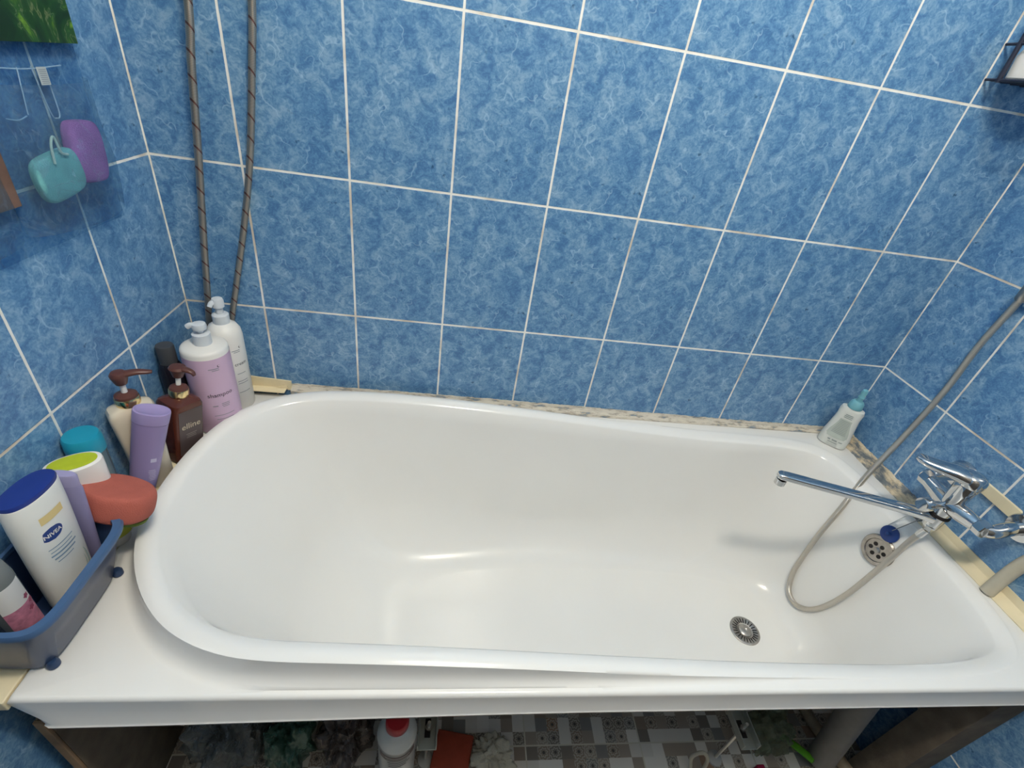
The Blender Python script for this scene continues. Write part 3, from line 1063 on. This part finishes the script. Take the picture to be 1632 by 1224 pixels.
def nivea_bottle():
    t = empty('shower_gel_bottle', (0.066, -0.5725, ZD + .0115), 0, rot=(0, rad(4), rad(90)), label='white bottle with flat dark blue cap standing in the navy basket', cat='bottle')
    t.rotation_mode = 'XYZ'
    wb = mat('white_care_bottle', (0.80, 0.80, 0.76), 0.28, var=0.02, vscale=30)
    MB().super([(0, .026, .014, 2.6), (.004, .030, .0165, 2.5), (.03, .0345, .019, 2.4), (.10, .0375, .021, 2.3), (.18, .0395, .0215, 2.3), (.2140, .0395, .0205, 2.3), (.2165, .0390, .0200, 2.3)], 64).build('bottle_body', wb, t)
    MB().super([(.2165, .0386, .0196, 2.3), (.2200, .0390, .0200, 2.3), (.2225, .0380, .0190, 2.3), (.2232, .030, .014, 2.3), (.2230, .012, .006, 2.3)], 64).build('flip_cap', mat('dark_blue_cap', (0.014, 0.034, 0.215), 0.38), t)
    F = oval_front(.0385, .0212, 0)
    blue = mat('logo_blue', (0.012, 0.045, 0.22), 0.35)
    patch('logo_oval', -.0285, .0005, .148, .1685, F, blue, t, 20, 14, 'oval')
    F2 = oval_front(.0385, .0219, 0)
    text_mesh('lettering', 'NIVEA', 0.0085, lambda x, y: F2(x - .014, .1582 + y), M_WPL, t, bold=0.0002)
    patch('gold_band', -.022, .012, .178, .190, F, mat('pale_gold_print', (0.72, 0.56, 0.25), 0.4), t, 16, 3)
    lines('small_lettering', [(-.008, .136, .036, .0014), (-.009, .130, .032, .0014), (-.007, .124, .038, .0024), (-.008, .1175, .032, .0024), (-.010, .111, .024, .0014)], F, mat('blue_grey_print', (0.22, 0.32, 0.42), 0.5), t)
    sw = MB()
    for (r0, r1, a0, a1) in ((.021, .0245, -70, 35), (.015, .0165, -60, 20)):
        vs, n = [], 18
        for i in range(n + 1):
            a = rad(a0 + (a1 - a0) * i / n)
            k = math.sin(PI * i / n)
            for r_ in (r0, r0 + (r1 - r0) * k):
                vs.append(F(r_ * math.cos(a) * .9 + .000, .080 + r_ * math.sin(a) * 1.5))
        sw.add(vs, [(2 * i, 2 * i + 2, 2 * i + 3, 2 * i + 1) for i in range(n)])
    sw.build('swirl_print', mat('mint_print', (0.42, 0.55, 0.52), 0.45), t)


nivea_bottle()


def lilac_bottle():
    t = empty('toiletry_bottle', (0.0600, -0.5220, ZD + .0115), 0, rot=(rad(-2.0), rad(4), 0), label='dusty lilac bottle half hidden beside the blue-capped bottle in the basket', cat='bottle')
    li = mat('dusty_lilac', (0.27, 0.25, 0.43), 0.4)
    MB().super([(0, .014, .0055, 2.4), (.004, .016, .0065, 2.4), (.12, .019, .0070, 2.4), (.182, .020, .0075, 2.4), (.188, .018, .0070, 2.4)], 48).build('bottle_body', li, t)
    MB().super([(.1882, .018, .0070, 2.4), (.205, .018, .0070, 2.4), (.208, .016, .0060, 2.4)], 48).build('bottle_cap', mat('lilac_cap', (0.31, 0.29, 0.48), 0.45), t)


lilac_bottle()


def clear_bottle():
    t = empty('soap_bottle', (0.050, -0.636, ZD + .0115), rad(75), label='clear bottle with white cap and pink flower label at the near end of the basket', cat='bottle')
    MB().super([(0, .018, .018, 2.2), (.003, .020, .020, 2.2), (.145, .0215, .0215, 2.2), (.165, .019, .019, 2.1), (.175, .011, .011, 2)], 40).build('bottle_body', mat('smoky_clear', (0.42, 0.46, 0.46), 0.12, trans=0.6, ior=1.25), t)
    MB().lathe([(.0115, .175), (.012, .177), (.012, .196), (.009, .199)], 28).build('white_cap', M_WPL, t)
    C1 = on_cylinder(.0222, 0)
    patch('paper_label', -.018, .018, .096, .138, C1, M_WPL, t)
    patch('pink_label', -.018, .018, .040, .096, C1, mat('pink_print', (0.52, 0.20, 0.29), 0.5, var=0.45, vscale=70), t)
    C2 = on_cylinder(.0226, 0)
    fl = MB()
    for cx_, cz_ in ((.012, .104), (.015, .092), (.010, .082)):
        vs = [C2(cx_, cz_)]
        for i in range(20):
            a = 2 * PI * i / 20
            r_ = .0045 * (0.65 + 0.35 * abs(math.sin(2.5 * a)))
            vs.append(C2(cx_ + r_ * math.cos(a), cz_ + r_ * math.sin(a)))
        fl.add(vs, [(0, 1 + i, 1 + (i + 1) % 20) for i in range(20)])
    fl.build('flower_print', mat('crimson_print', (0.34, 0.07, 0.13), 0.5), t)


clear_bottle()


def sponge():
    t = empty('bath_sponge', (0.0915, -0.4720, 0.7370), 0, rot=(rad(-24), rad(6), rad(-14)), label='coral-red oval bath sponge lying on the basket rim and tub edge', cat='sponge')
    co = mat('coral_foam', (0.44, 0.115, 0.085), 0.85, var=0.06, vscale=50, bump=0.6, bscale=700)
    prof = []
    for k in range(13):
        a = -PI / 2 + PI * k / 12
        c, s = max(0.0, math.cos(a)) ** 0.35, math.copysign(abs(math.sin(a)) ** 0.75, math.sin(a))
        prof.append((.0235 * s, .0545 * (0.55 + 0.45 * c) if c > 0.02 else .028, .0420 * (0.55 + 0.45 * c) if c > 0.02 else .022, 2.2))
    MB().super(prof, 64).build('foam_body', co, t, sub=1)
    MB().super([(-.0315, .030, .022, 2.2), (-.0305, .034, .025, 2.2), (-.0245, .036, .026, 2.2), (-.0235, .030, .022, 2.2)], 48, (0.012, 0.004, 0)).build('scrub_side', mat('olive_scrub', (0.17, 0.24, 0.04), 0.9, bump=0.8, bscale=900), t)


sponge()

# ------------------------------------------------------------------ white squeeze bottle in the right corner
def corner_bottle():
    t = empty('squeeze_bottle', (1.6960, -0.0540, ZD + .0005), rad(-44), label='white squeeze bottle with light blue nozzle in the right corner of the tub', cat='bottle')
    wb = mat('milky_bottle', (0.74, 0.76, 0.72), 0.3, trans=0.05)
    MB().super([(0, .027, .014, 2.6), (.003, .0310, .0165, 2.6), (.025, .0315, .0168, 2.5), (.055, .0275, .0155, 2.5), (.082, .0245, .0145, 2.6), (.098, .0255, .0145, 2.8), (.105, .0235, .0135, 2.8), (.1085, .0135, .0115, 2.2)], 56).build('bottle_body', wb, t)
    t.scale = (1.17, 1.17, 1.20)
    bl = mat('pale_blue_plastic', (0.17, 0.42, 0.50), 0.4)
    MB().lathe([(.0150, .1075), (.0158, .109), (.0140, .122), (.011, .126), (.008, .127)], 36).build('screw_cap', bl, t)
    MB().lathe([(.0062, .126), (.0058, .134), (.0072, .137), (.0052, .142), (.0066, .148), (.0055, .156), (.0025, .158)], 28).build('nozzle', bl, t)

    def F(x, y):
        h = .0315 + (.0245 - .0315) * sstep(.02, .09, y)
        return Vector((x, -.0166 * math.sqrt(max(0.0, 1 - abs(x / h) ** 2.4)) * (1 - .1 * sstep(.02, .09, y)) - .0008, y))
    vs, fs = [], []
    nu, nv = 12, 10
    for j in range(nv + 1):
        y = .026 + (.078 - .026) * j / nv
        w = .0225 - .010 * sstep(.03, .078, y)
        for i in range(nu + 1):
            vs.append(F(-w + 2 * w * i / nu, y))
    for j in range(nv):
        for i in range(nu):
            a = j * (nu + 1) + i
            fs.append((a, a + 1, a + nu + 2, a + nu + 1))
    MB().add(vs, fs).build('back_label', mat('grey_green_label', (0.50, 0.55, 0.50), 0.5), t)
    F3 = lambda x, y: F(x, y) + Vector((0, -.0005, 0))
    lines('small_lettering', [(0, .092, .016, .0014), (0, .088, .018, .0014), (0, .084, .017, .0014)] + [(0, .074 - .0038 * k, .020 + .0012 * k, .0010) for k in range(10)] +
          [(-.010, .019, .006, .0030), (.002, .0195, .011, .0034), (.015, .019, .008, .0018), (.000, .013, .020, .0014)], F3, mat('faded_print', (0.27, 0.32, 0.31), 0.6), t)


corner_bottle()

# ------------------------------------------------------------------ braided supply hoses in the back left corner
M_BRAID = braid_material('steel_braid', (0.50, 0.45, 0.39), 260, True)
M_FLEX = braid_material('shower_hose_steel', (0.72, 0.67, 0.59), 380, False)


def braided(name, pts, r, label):
    t = empty(name, pts[-1], label=label, cat='hose')
    b = Vector(pts[-1])
    MB().tube([tuple(Vector(p) - b) for p in pts], r, 14, 10).build('hose_braid', M_BRAID, t, angle=80)
    a = (Vector(pts[-2]) - b).normalized()
    c = MB().tube([tuple(a * 0.0), tuple(a * 0.02), tuple(a * 0.04)], r + .0022, 16, 1)
    c.build('hose_ferrule', M_CHROME, t, angle=50)


braided('supply_hose', [(0.185, -.030, 1.95), (0.160, -.030, 1.65), (0.135, -.030, 1.394), (.122, -.030, 1.309), (.103, -.030, 1.161), (.083, -.030, 1.020), (.060, -.030, .852), (.042, -.028, .730), (.034, -.026, .632)], .0066,
        'grey braided steel hose nearer the left wall, hanging behind the bottles')
braided('supply_hose', [(0.262, -.0095, 1.95), (.248, -.0095, 1.62), (.225, -.0095, 1.409), (.212, -.0095, 1.321), (.186, -.0095, 1.169), (.151, -.0095, 1.022), (.099, -.0095, .835), (.078, -.0095, .745), (.068, -.0095, .632)], .0062,
        'grey braided steel hose bending leftwards behind the tall white pump bottle')

# ------------------------------------------------------------------ bath mixer, spout, shower hose
def mixer():
    X, Y, Z = 1.675, -0.395, 0.745
    t = empty('bath_mixer', (X, Y, Z), label='chrome bath mixer on the right wall with long swivel spout over the tub', cat='faucet')
    b = MB().lathe([(.012, -.075), (.0150, -.073), (.0160, -.055), (.0165, -.030), (.0185, -.020), (.0190, .010), (.0200, .030), (.0210, .050), (.0195, .056)], 36)
    b.build('mixer_body', M_CHROME, t)
    MB().lathe([(.0162, -.040), (.0190, -.0395), (.0190, -.0345), (.0162, -.034)], 32, cap0=False, cap1=False).build('dark_seam', M_DARK, t)
    a = MB().tube([(0, -.062, .002), (0, -.035, -.001), (0, 0, -.006), (0, .035, -.001), (0, .062, .002)], lambda s: .0140 + .0050 * math.sin(PI * s), 24, 6)
    a.build('inlet_arms', M_CHROME, t)
    for s in (-1, 1):
        n = MB().lathe([(.0160, -.010), (.0180, -.008), (.0180, .008), (.0160, .010)], 8, (.004, s * .070, .003), axis='y')
        nn = n.build('inlet_nut', M_CHROME, t, angle=25)
        e = MB().tube([(.004, s * .074, .003), (.018, s * .080, .006), (.040, s * .079, .012), (.070, s * .075, .014), (.088, s * .075, .014)], .0140, 20, 6)
        e.build('wall_elbow', M_CHROME, t)
        MB().lathe([(.034, .0910), (.034, .0890), (.028, .0800), (.014, .0775)], 36, (0, s * .075, .014), axis='x', cap0=True, cap1=False).build('wall_rose', M_CHROME, t)
    # diverter on the tub side
    MB().lathe([(.0085, -.018), (.0085, -.040), (.0080, -.042)], 24, (0, .004, -.012), axis='x').build('diverter_stem', M_CHROME, t)
    MB().lathe([(.0095, -.041), (.0150, -.043), (.0155, -.058), (.0135, -.062), (.004, -.0625)], 28, (0, .004, -.012), axis='x').build('diverter_knob', M_CHROME, t, angle=35)
    # cartridge cap and lever
    h = MB().lathe([(.0205, .056), (.0240, .057), (.0250, .066), (.0235, .076), (.0170, .083), (.005, .086)], 36)
    h.build('handle_cap', M_CHROME, t)
    d = Vector((-.70, .71, 0)).normalized()
    n2 = Vector((-d.y, d.x, 0))
    rings = []
    for s, w, th, z in ((-.010, .022, .011, .068), (.010, .0245, .014, .070), (.030, .0225, .014, .069), (.055, .0195, .0115, .066), (.078, .0170, .0090, .065), (.092, .0140, .0070, .066), (.098, .0080, .0040, .066)):
        rings.append([tuple(d * s + n2 * (w * math.copysign(abs(math.cos(2 * PI * j / 20)) ** .7, math.cos(2 * PI * j / 20))) + Vector((0, 0, z + th * math.copysign(abs(math.sin(2 * PI * j / 20)) ** .8, math.sin(2 * PI * j / 20))))) for j in range(20)])
    MB().loft(rings, True, True).build('lever', M_CHROME, t)
    # flat long spout
    tip = Vector((1.358 - X, -0.293 - Y, -.047))
    st = Vector((-.010, .004, -.050))
    dd = (tip - st)
    L_ = dd.length
    dd.normalize()
    nn = Vector((-dd.y, dd.x, 0)).normalized()
    rings = []
    for s, w, th, dz in ((0, .0150, .0110, 0), (.02, .0140, .0095, .003), (.05, .0130, .0085, .004), (.12, .0125, .0080, .004), (L_ - .012, .0125, .0078, .004), (L_ + .002, .0118, .0072, .004), (L_ + .0085, .0075, .0055, .0035), (L_ + .0095, .003, .003, .0035)):
        c = st + dd * s + Vector((0, 0, dz))
        rings.append([tuple(c + nn * (w * math.copysign(abs(math.cos(2 * PI * j / 28)) ** .55, math.cos(2 * PI * j / 28))) + Vector((0, 0, th * math.copysign(abs(math.sin(2 * PI * j / 28)) ** .55, math.sin(2 * PI * j / 28))))) for j in range(28)])
    sp = MB().loft(rings, True, True).build('spout', M_CHROME, t, angle=35)
    c = st + dd * (L_ - .004)
    MB().lathe([(.0115, -.006), (.0120, -.008), (.0120, -.020), (.0105, -.021)], 28, tuple(c)).build('aerator', M_CHROME, sp, angle=30)
    MB().lathe([(.0090, -.082), (.0110, -.080), (.0110, -.070), (.0125, -.068)], 6, (-.004, -.004, 0)).build('hose_nut', M_CHROME, t, angle=25)
    return t


mixer()
SH = [(1.735, -.1971, 1.135), (1.741, -.1844, 1.0186), (1.741, -.187, .9013), (1.722, -.191, .7555), (1.688, -.203, .6330), (1.650, -.230, .5320), (1.6250, -.2450, .4500), (1.6170, -.2530, .3600), (1.6101, -.2669, .2905), (1.6050, -.2952, .252),
      (1.6087, -.333, .250), (1.6232, -.3656, .290), (1.6311, -.3901, .3899), (1.6430, -.3985, .5180), (1.6630, -.3950, .6174), (1.6705, -.3985, .6610)]
sh = empty('shower_hose', SH[-1], label='ribbed steel shower hose looping from the right wall into the tub', cat='hose')
bb = Vector(SH[-1])
MB().tube([tuple(Vector(p) - bb) for p in SH], .0066, 14, 12).build('hose_spiral', M_FLEX, sh, angle=80)
MB().tube([(0, 0, 0), tuple((Vector(SH[-2]) - bb) * .25), tuple((Vector(SH[-2]) - bb) * .5)], .0085, 16, 1).build('hose_ferrule', M_CHROME, sh, angle=50)
hd = empty('shower_holder', (W, -.205, 1.150), label='dark red and chrome shower holder on the right wall above the hose', cat='shower holder')
MB().box((-.004, 0, 0), (.008, .030, .060), None, .002).build('wall_plate', M_CHROME, hd)
MB().tube([(-.006, 0, 0), (-.020, 0, .002), (-.031, .005, .004)], .010, 16, 4).build('holder_arm', mat('dark_red_plastic', (0.10, 0.012, 0.015), 0.35), hd)
MB().lathe([(.009, -.022), (.0115, -.018), (.0125, .020), (.0110, .022)], 24, (-.031, .007, .004)).build('holder_cup', M_STEEL, hd)

# blue plug on its chain of thin cord, hanging below the mixer
pg = empty('bath_plug', (1.6790, -0.3440, 0.578), 0, rot=(rad(8), rad(-74), 0), label='dark blue bath plug hanging on thin cord below the mixer', cat='bath plug')
MB().lathe([(.0170, -.004), (.0195, -.002), (.0205, .001), (.0205, .004), (.0185, .0058), (.010, .0065), (.004, .0065)], 36).build('plug_disc', mat('blue_rubber', (0.010, 0.045, 0.22), 0.35), pg)
MB().lathe([(.003, .006), (.003, .010), (.0045, .012), (.003, .014)], 14).build('plug_stud', mat('blue_stud', (0.02, 0.07, 0.26), 0.4), pg)
pm = Matrix.LocRotScale(pg.location, pg.rotation_euler.to_quaternion(), None).inverted()
MB().tube([tuple(pm @ Vector(p)) for p in ((1.6760, -.3440, .590), (1.6950, -.3560, .640), (1.6950, -.3730, .690), (1.682, -.380, .722))], .0011, 8, 6).build('cord', mat('thin_cord', (0.25, 0.27, 0.28), 0.5), pg)
MB().tube([tuple(pm @ Vector(p)) for p in ((1.6740, -.3300, .594), (1.6900, -.3390, .642), (1.6910, -.3560, .700), (1.680, -.374, .726))], .0011, 8, 6).build('cord', mat('thin_cord', (0.45, 0.48, 0.50), 0.5), pg)

# pale pipe going up the right wall
MB_ = MB().tube([(1.7380, -.520, .6180), (1.7420, -.518, .6600), (1.7440, -.520, .7100), (1.7440, -.530, .7600), (1.7440, -.540, .8200)], .0125, 20, 6)
tag(MB_.build('drain_hose', mat('beige_hose', (0.52, 0.48, 0.38), 0.5, var=0.05)), 'thick beige hose rising from the cream corner strip on the right wall', 'hose')

# ------------------------------------------------------------------ wire shelf at the upper right
def wire_shelf():
    t = empty('wire_shelf', (1.567, 0, 1.49), label='dark wire shelf on the back wall near the right corner', cat='shelf')
    wm = mat('dark_wire', (0.020, 0.024, 0.045), 0.4)
    D = -.13
    b = MB()
    for z in (0.0, .056):
        b.tube([(0, -.002, z), (0, D, z)], .0024, 10, 1)
        b.tube([(0, D, z), (.19, D, z)], .0024, 10, 1)
    b.build('side_rails', wm, t)
    MB().tube([(0, -.030, -.004), (0, -.028, .150)], .0045, 12, 1).build('upright', wm, t)
    for k in range(8):
        MB().tube([(.012 + .022 * k, -.003, 0), (.012 + .022 * k, D, 0)], .0016, 8, 1).build('shelf_wire', wm, t)
    return t


wire_shelf()
ts = empty('soap_bar', (1.6250, -.052, 1.4925), rad(8), label='rounded white soap block in the wire shelf at the upper right', cat='soap')
MB().super([(0, .044, .036, 3), (.003, .049, .041, 3.2), (.038, .050, .042, 3.4), (.050, .046, .038, 3.2), (.053, .036, .028, 3)], 48).build('soap_body', mat('soap_white', (0.80, 0.77, 0.72), 0.5), ts)
MB().super([(.0531, .026, .012, 2.2), (.0537, .024, .010, 2.2)], 40).build('soap_stamp', mat('soap_stamp', (0.72, 0.68, 0.62), 0.5), ts)

# ------------------------------------------------------------------ clear hanging organizer on the left wall
def leaf_print():
    m_, nt, N, L, b = nodes_of('green_leaf_print')
    tc = N.new('ShaderNodeTexCoord')
    n = N.new('ShaderNodeTexNoise')
    n.inputs['Scale'].default_value = 16
    n.inputs['Detail'].default_value = 4
    n.inputs['Distortion'].default_value = 1.6
    L.new(tc.outputs['Object'], n.inputs['Vector'])
    c = ramp(N, L, n.outputs[0], [(0.36, (0.008, 0.030, 0.008)), (0.47, (0.012, 0.055, 0.010)), (0.57, (0.020, 0.085, 0.015)), (0.70, (0.22, 0.42, 0.03))])
    v = M(N, L, 'SUBTRACT', 1.0, M(N, L, 'MULTIPLY', M(N, L, 'ABSOLUTE', M(N, L, 'SUBTRACT', n.outputs[0], 0.53)), 90.0), clamp=True)
    L.new(mixc(N, L, M(N, L, 'MULTIPLY', v, 0.5), c, (0.30, 0.32, 0.16)), b.inputs['Base Color'])
    b.inputs['Roughness'].default_value = 0.35
    return m_


def organizer():
    t = empty('hanging_organizer', (0, 0, 0), label='clear film pocket organizer hanging on the left wall', cat='organizer')
    film = film_material('clear_film', (0.80, 0.88, 0.94), 0.05, (0.25, 0.40, 0.55))
    filmf = film_material('pocket_film', (0.86, 0.91, 0.94), 0.06, (0.30, 0.45, 0.60))
    edge = mat('film_hem', (0.25, 0.38, 0.52), 0.4)

    def sheet(name, x, y0, y1, z0, z1, bulge, mt, seed):
        nu, nv = 30, 24
        vs, fs = [], []
        for j in range(nv + 1):
            for i in range(nu + 1):
                u, v = i / nu, j / nv
                k = (math.sin(PI * u) ** .6) * (0.25 + 0.75 * math.sin(PI * min(1, v * 1.0 + .25) * .8) ** .8 if bulge else 0)
                w = noise.noise(Vector((u * 6 + seed, v * 5, seed))) * .0025
                vs.append((x + bulge * k + w, y0 + (y1 - y0) * u, z0 + (z1 - z0) * v))
        for j in range(nv):
            for i in range(nu):
                a = j * (nu + 1) + i
                fs.append((a, a + 1, a + nu + 2, a + nu + 1))
        o_ = MB().add(vs, fs).build(name, mt, t)
        md = o_.modifiers.new('thick', 'SOLIDIFY')
        md.thickness = .0004
        return o_
    sheet('back_sheet', .0060, -.620, -.128, 1.070, 1.800, 0, film, 1.3)
    sheet('lower_pocket', .0090, -.335, -.132, 1.095, 1.275, .052, filmf, 3.1)
    sheet('lower_pocket', .0090, -.610, -.340, 1.095, 1.275, .036, filmf, 7.7)
    for z, y0, y1 in ((1.2900, -.300, -.170), (1.2345, -.296, -.262)):
        MB().tube([(.009, y0, z), (.010, (y0 + y1) / 2, z - .003), (.009, y1, z)], .0008, 6, 6).build('weld_seam', edge, t)
    MB().tube([(.0105, -.228, 1.290), (.0110, -.221, 1.236), (.0110, -.214, 1.228), (.0110, -.205, 1.234), (.0105, -.205, 1.280)], .0009, 6, 6).build('weld_seam', edge, t)
    MB().tube([(.0105, -.252, 1.289), (.0105, -.261, 1.236)], .0008, 6, 1).build('weld_seam', edge, t)
    g = MB().box((.0145, -.330, 1.420), (.0016, .402, .206), None, .0004).build('printed_card', leaf_print(), t, smooth=False)
    g['label'] = 'dark green leafy printed card'
    g = MB().box((.0145, -.4380, 1.218), (.0016, .212, .162), None, .0004).build('printed_card', mat('brown_card', (0.15, 0.085, 0.060), 0.5, var=0.3, vscale=40), t, smooth=False)
    g['label'] = 'brown printed card'
    tg = MB().box((.0135, -.2150, 1.2790), (.0008, .017, .021), None, .0002).build('paper_tag', mat('tag_paper', (0.50, 0.55, 0.55), 0.6), t, smooth=False)
    lines('tag_lettering', [(0, -.008 + .0022 * k, .013, .0007) for k in range(8)], lambda x, y: Vector((.0142, -.2150 + x, 1.2790 + y)), M_INKG, tg)
    return t


organizer()


def pouf(name, loc, size, rot, mt, label, cord=None):
    t = empty(name, loc, 0, rot=rot, label=label, cat='sponge')
    sx, sy, sz = size
    prof = []
    for k in range(13):
        a = -PI / 2 + PI * k / 12
        c = max(0.0, math.cos(a)) ** .3
        prof.append((sz * math.copysign(abs(math.sin(a)) ** .8, math.sin(a)), max(.3, c) * sx, max(.3, c) * sy, 3.2))
    MB().super(prof, 48).build('sponge_body', mt, t, sub=1)
    if cord:
        MB().tube(cord, .0016, 8, 8).build('hanging_cord', mat('cord_pale', (0.50, 0.62, 0.55), 0.6), t)


pouf('bath_sponge', (.0270, -.2010, 1.1850), (.0125, .0340, .0420), (rad(-5), 0, 0), mat('purple_foam', (0.36, 0.13, 0.40), 0.8, bump=0.6, bscale=600, var=.15, vscale=30),
     'purple sponge in the hanging organizer')
pouf('bath_sponge', (.0300, -.2720, 1.1660), (.0100, .0440, .0290), (rad(8), 0, 0), mat('teal_foam', (0.16, 0.44, 0.45), 0.8, bump=0.6, bscale=600, var=.15, vscale=40),
     'pale teal sponge with cord loop in the hanging organizer', [(.011, -.012, .020), (.012, -.006, .042), (.012, .004, .050), (.012, .006, .030), (.012, .016, .024)])

# ------------------------------------------------------------------ what stands under the tub
def bleach():
    t = empty('cleaner_bottle', (.545, -.622, .0005), rad(8), label='white cleaner bottle with red cap under the tub beside the steel bracket', cat='bottle')
    MB().lathe([(.034, 0), (.037, .004), (.037, .258), (.0385, .261), (.0385, .267), (.0365, .271), (.033, .284), (.026, .295), (.019, .300), (.018, .303)], 44).build('bottle_body', mat('cleaner_white', (0.62, 0.62, 0.58), 0.3), t)
    MB().lathe([(.0215, .299), (.0225, .301), (.0220, .320), (.0195, .324), (.004, .325)], 36).build('screw_cap', mat('red_cap', (0.42, 0.012, 0.020), 0.35), t)
    MB().lathe([(.0374, .045), (.0374, .252)], 44, cap0=False, cap1=False).build('wrap_label', mat('wrap_label', (0.42, 0.44, 0.43), 0.3), t)
    patch('dark_band', -.040, .040, .226, .248, on_cylinder(.0378, 0), mat('maroon_band', (0.06, 0.028, 0.030), 0.4), t)
    lines('small_lettering', [(0, .240, .050, .003), (0, .232, .044, .002)], on_cylinder(.0381, 0), mat('pale_print', (0.5, 0.5, 0.47), 0.4), t)
    lines('dark_lettering', [(0, .219, .040, .0035), (.004, .210, .044, .003), (0, .201, .036, .0035)], on_cylinder(.0379, 0), M_INK, t)


bleach()


def crumple(name, c, s, mt, label, cat, seed, amp=.38, sc=1.6, sub=5):
    bm = bmesh.new()
    bmesh.ops.create_icosphere(bm, subdivisions=sub, radius=1.0)
    for v in bm.verts:
        p = v.co.copy()
        n = noise.turbulence(p * sc + Vector((seed, seed * 2, 0)), 4, False) * amp + noise.noise(p * sc * 3 + Vector((seed, 0, seed))) * amp * .4
        r = 0.8 + n
        v.co = Vector((p.x * s[0] * r, p.y * s[1] * r, p.z * s[2] * r))
    zmin = min(v.co.z for v in bm.verts)
    mb = MB()
    bm.verts.index_update()
    mb.add([(v.co.x, v.co.y, max(v.co.z, -s[2] * .8)) for v in bm.verts], [[v.index for v in f.verts] for f in bm.faces])
    bm.free()
    zm = min(p[2] for p in mb.v)
    o_ = mb.build(name, mt, angle=50)
    o_.location = (c[0], c[1], -zm + .0008)
    return tag(o_, label, cat)


fb = lambda n, col, op: film_material(n, (0.62, 0.66, 0.62), op, col)
crumple('plastic_bag', (.185, -.560, 0), (.085, .080, .150), fb('grey_bag', (0.22, 0.25, 0.27), .45), 'crumpled grey clear bag under the tub, leftmost of the heap', 'plastic bag', 1.7)
crumple('plastic_bag', (.315, -.580, 0), (.050, .065, .140), fb('green_bag', (0.07, 0.17, 0.13), .6), 'crumpled dark green bag under the tub between grey and brown bags', 'plastic bag', 4.1)
crumple('plastic_bag', (.425, -.560, 0), (.060, .075, .110), fb('brown_bag', (0.11, 0.09, 0.085), .75), 'crumpled dark brown bag under the tub left of the cleaner bottle', 'plastic bag', 8.3)
crumple('plastic_bag', (1.475, -.565, 0), (.075, .055, .085), fb('olive_bag', (0.26, 0.30, 0.20), .30), 'limp clear olive bag under the tub beside the grey pipe', 'plastic bag', 6.2)
crumple('cleaning_rag', (.765, -.590, 0), (.056, .046, .030), mat('rag_cloth', (0.52, 0.48, 0.38), 0.9, var=.12, vscale=60, bump=.6, bscale=300), 'crumpled off-white rag on the mosaic floor under the tub', 'rag', 2.9, .5)
o = MB().box((0, 0, 0), (.088, .080, .022), Matrix.Rotation(rad(-12), 3, 'Z'), .004).xf(lambda p: Vector((p.x, p.y, p.z + .004 * math.sin(p.x * 60)))).build('floor_cloth', mat('brick_red_cloth', (0.36, 0.060, 0.030), 0.9, var=.1, vscale=60))
o.location = (.670, -.578, .0162)
tag(o, 'folded brick-red cloth on the floor under the tub beside the rag', 'cloth')
o = MB().tube([(1.5570, -.600, .36), (1.580, -.607, .22), (1.612, -.617, .030)], .030, 28, 6).build('drain_pipe', mat('grey_pipe', (0.20, 0.19, 0.175), 0.55, var=.08))
tag(o, 'fat grey drain pipe slanting under the right end of the tub', 'pipe')
o = MB().tube([(1.640, -.40, .016), (1.652, -.52, .016), (1.672, -.60, .016), (1.700, -.70, .016)], .015, 18, 8).build('floor_hose', mat('tan_hose', (0.34, 0.27, 0.18), 0.6, var=.2, vscale=40))
tag(o, 'tan hose lying on the floor behind the grey drain pipe', 'hose')
o = MB().tube([(1.545, -.560, .012), (1.562, -.590, .030), (1.580, -.625, .045)], .009, 12, 5, flat=(.5, 1.2)).build('brush_handle', mat('bright_green', (0.14, 0.46, 0.03), 0.4))
tag(o, 'bright green strip handle sticking out of the olive bag', 'brush handle')
o = MB().tube([(1.262, -.620, .006), (1.255, -.610, .050), (1.272, -.612, .078), (1.292, -.618, .050), (1.290, -.628, .006)], .0045, 12, 8).build('cable_loop', mat('pale_cable', (0.50, 0.47, 0.38), 0.5))
tag(o, 'pale bent wire loop on the floor under the tub near the right bracket', 'wire loop')
o = MB().box((0, 0, 0), (.020, .030, .034), None, .003).build('bottle_cap', mat('crimson_plastic', (0.30, 0.01, 0.05), 0.4))
o.location = (1.437, -.640, .0175)
tag(o, 'small crimson plastic block on the floor right of the right bracket', 'plastic block')
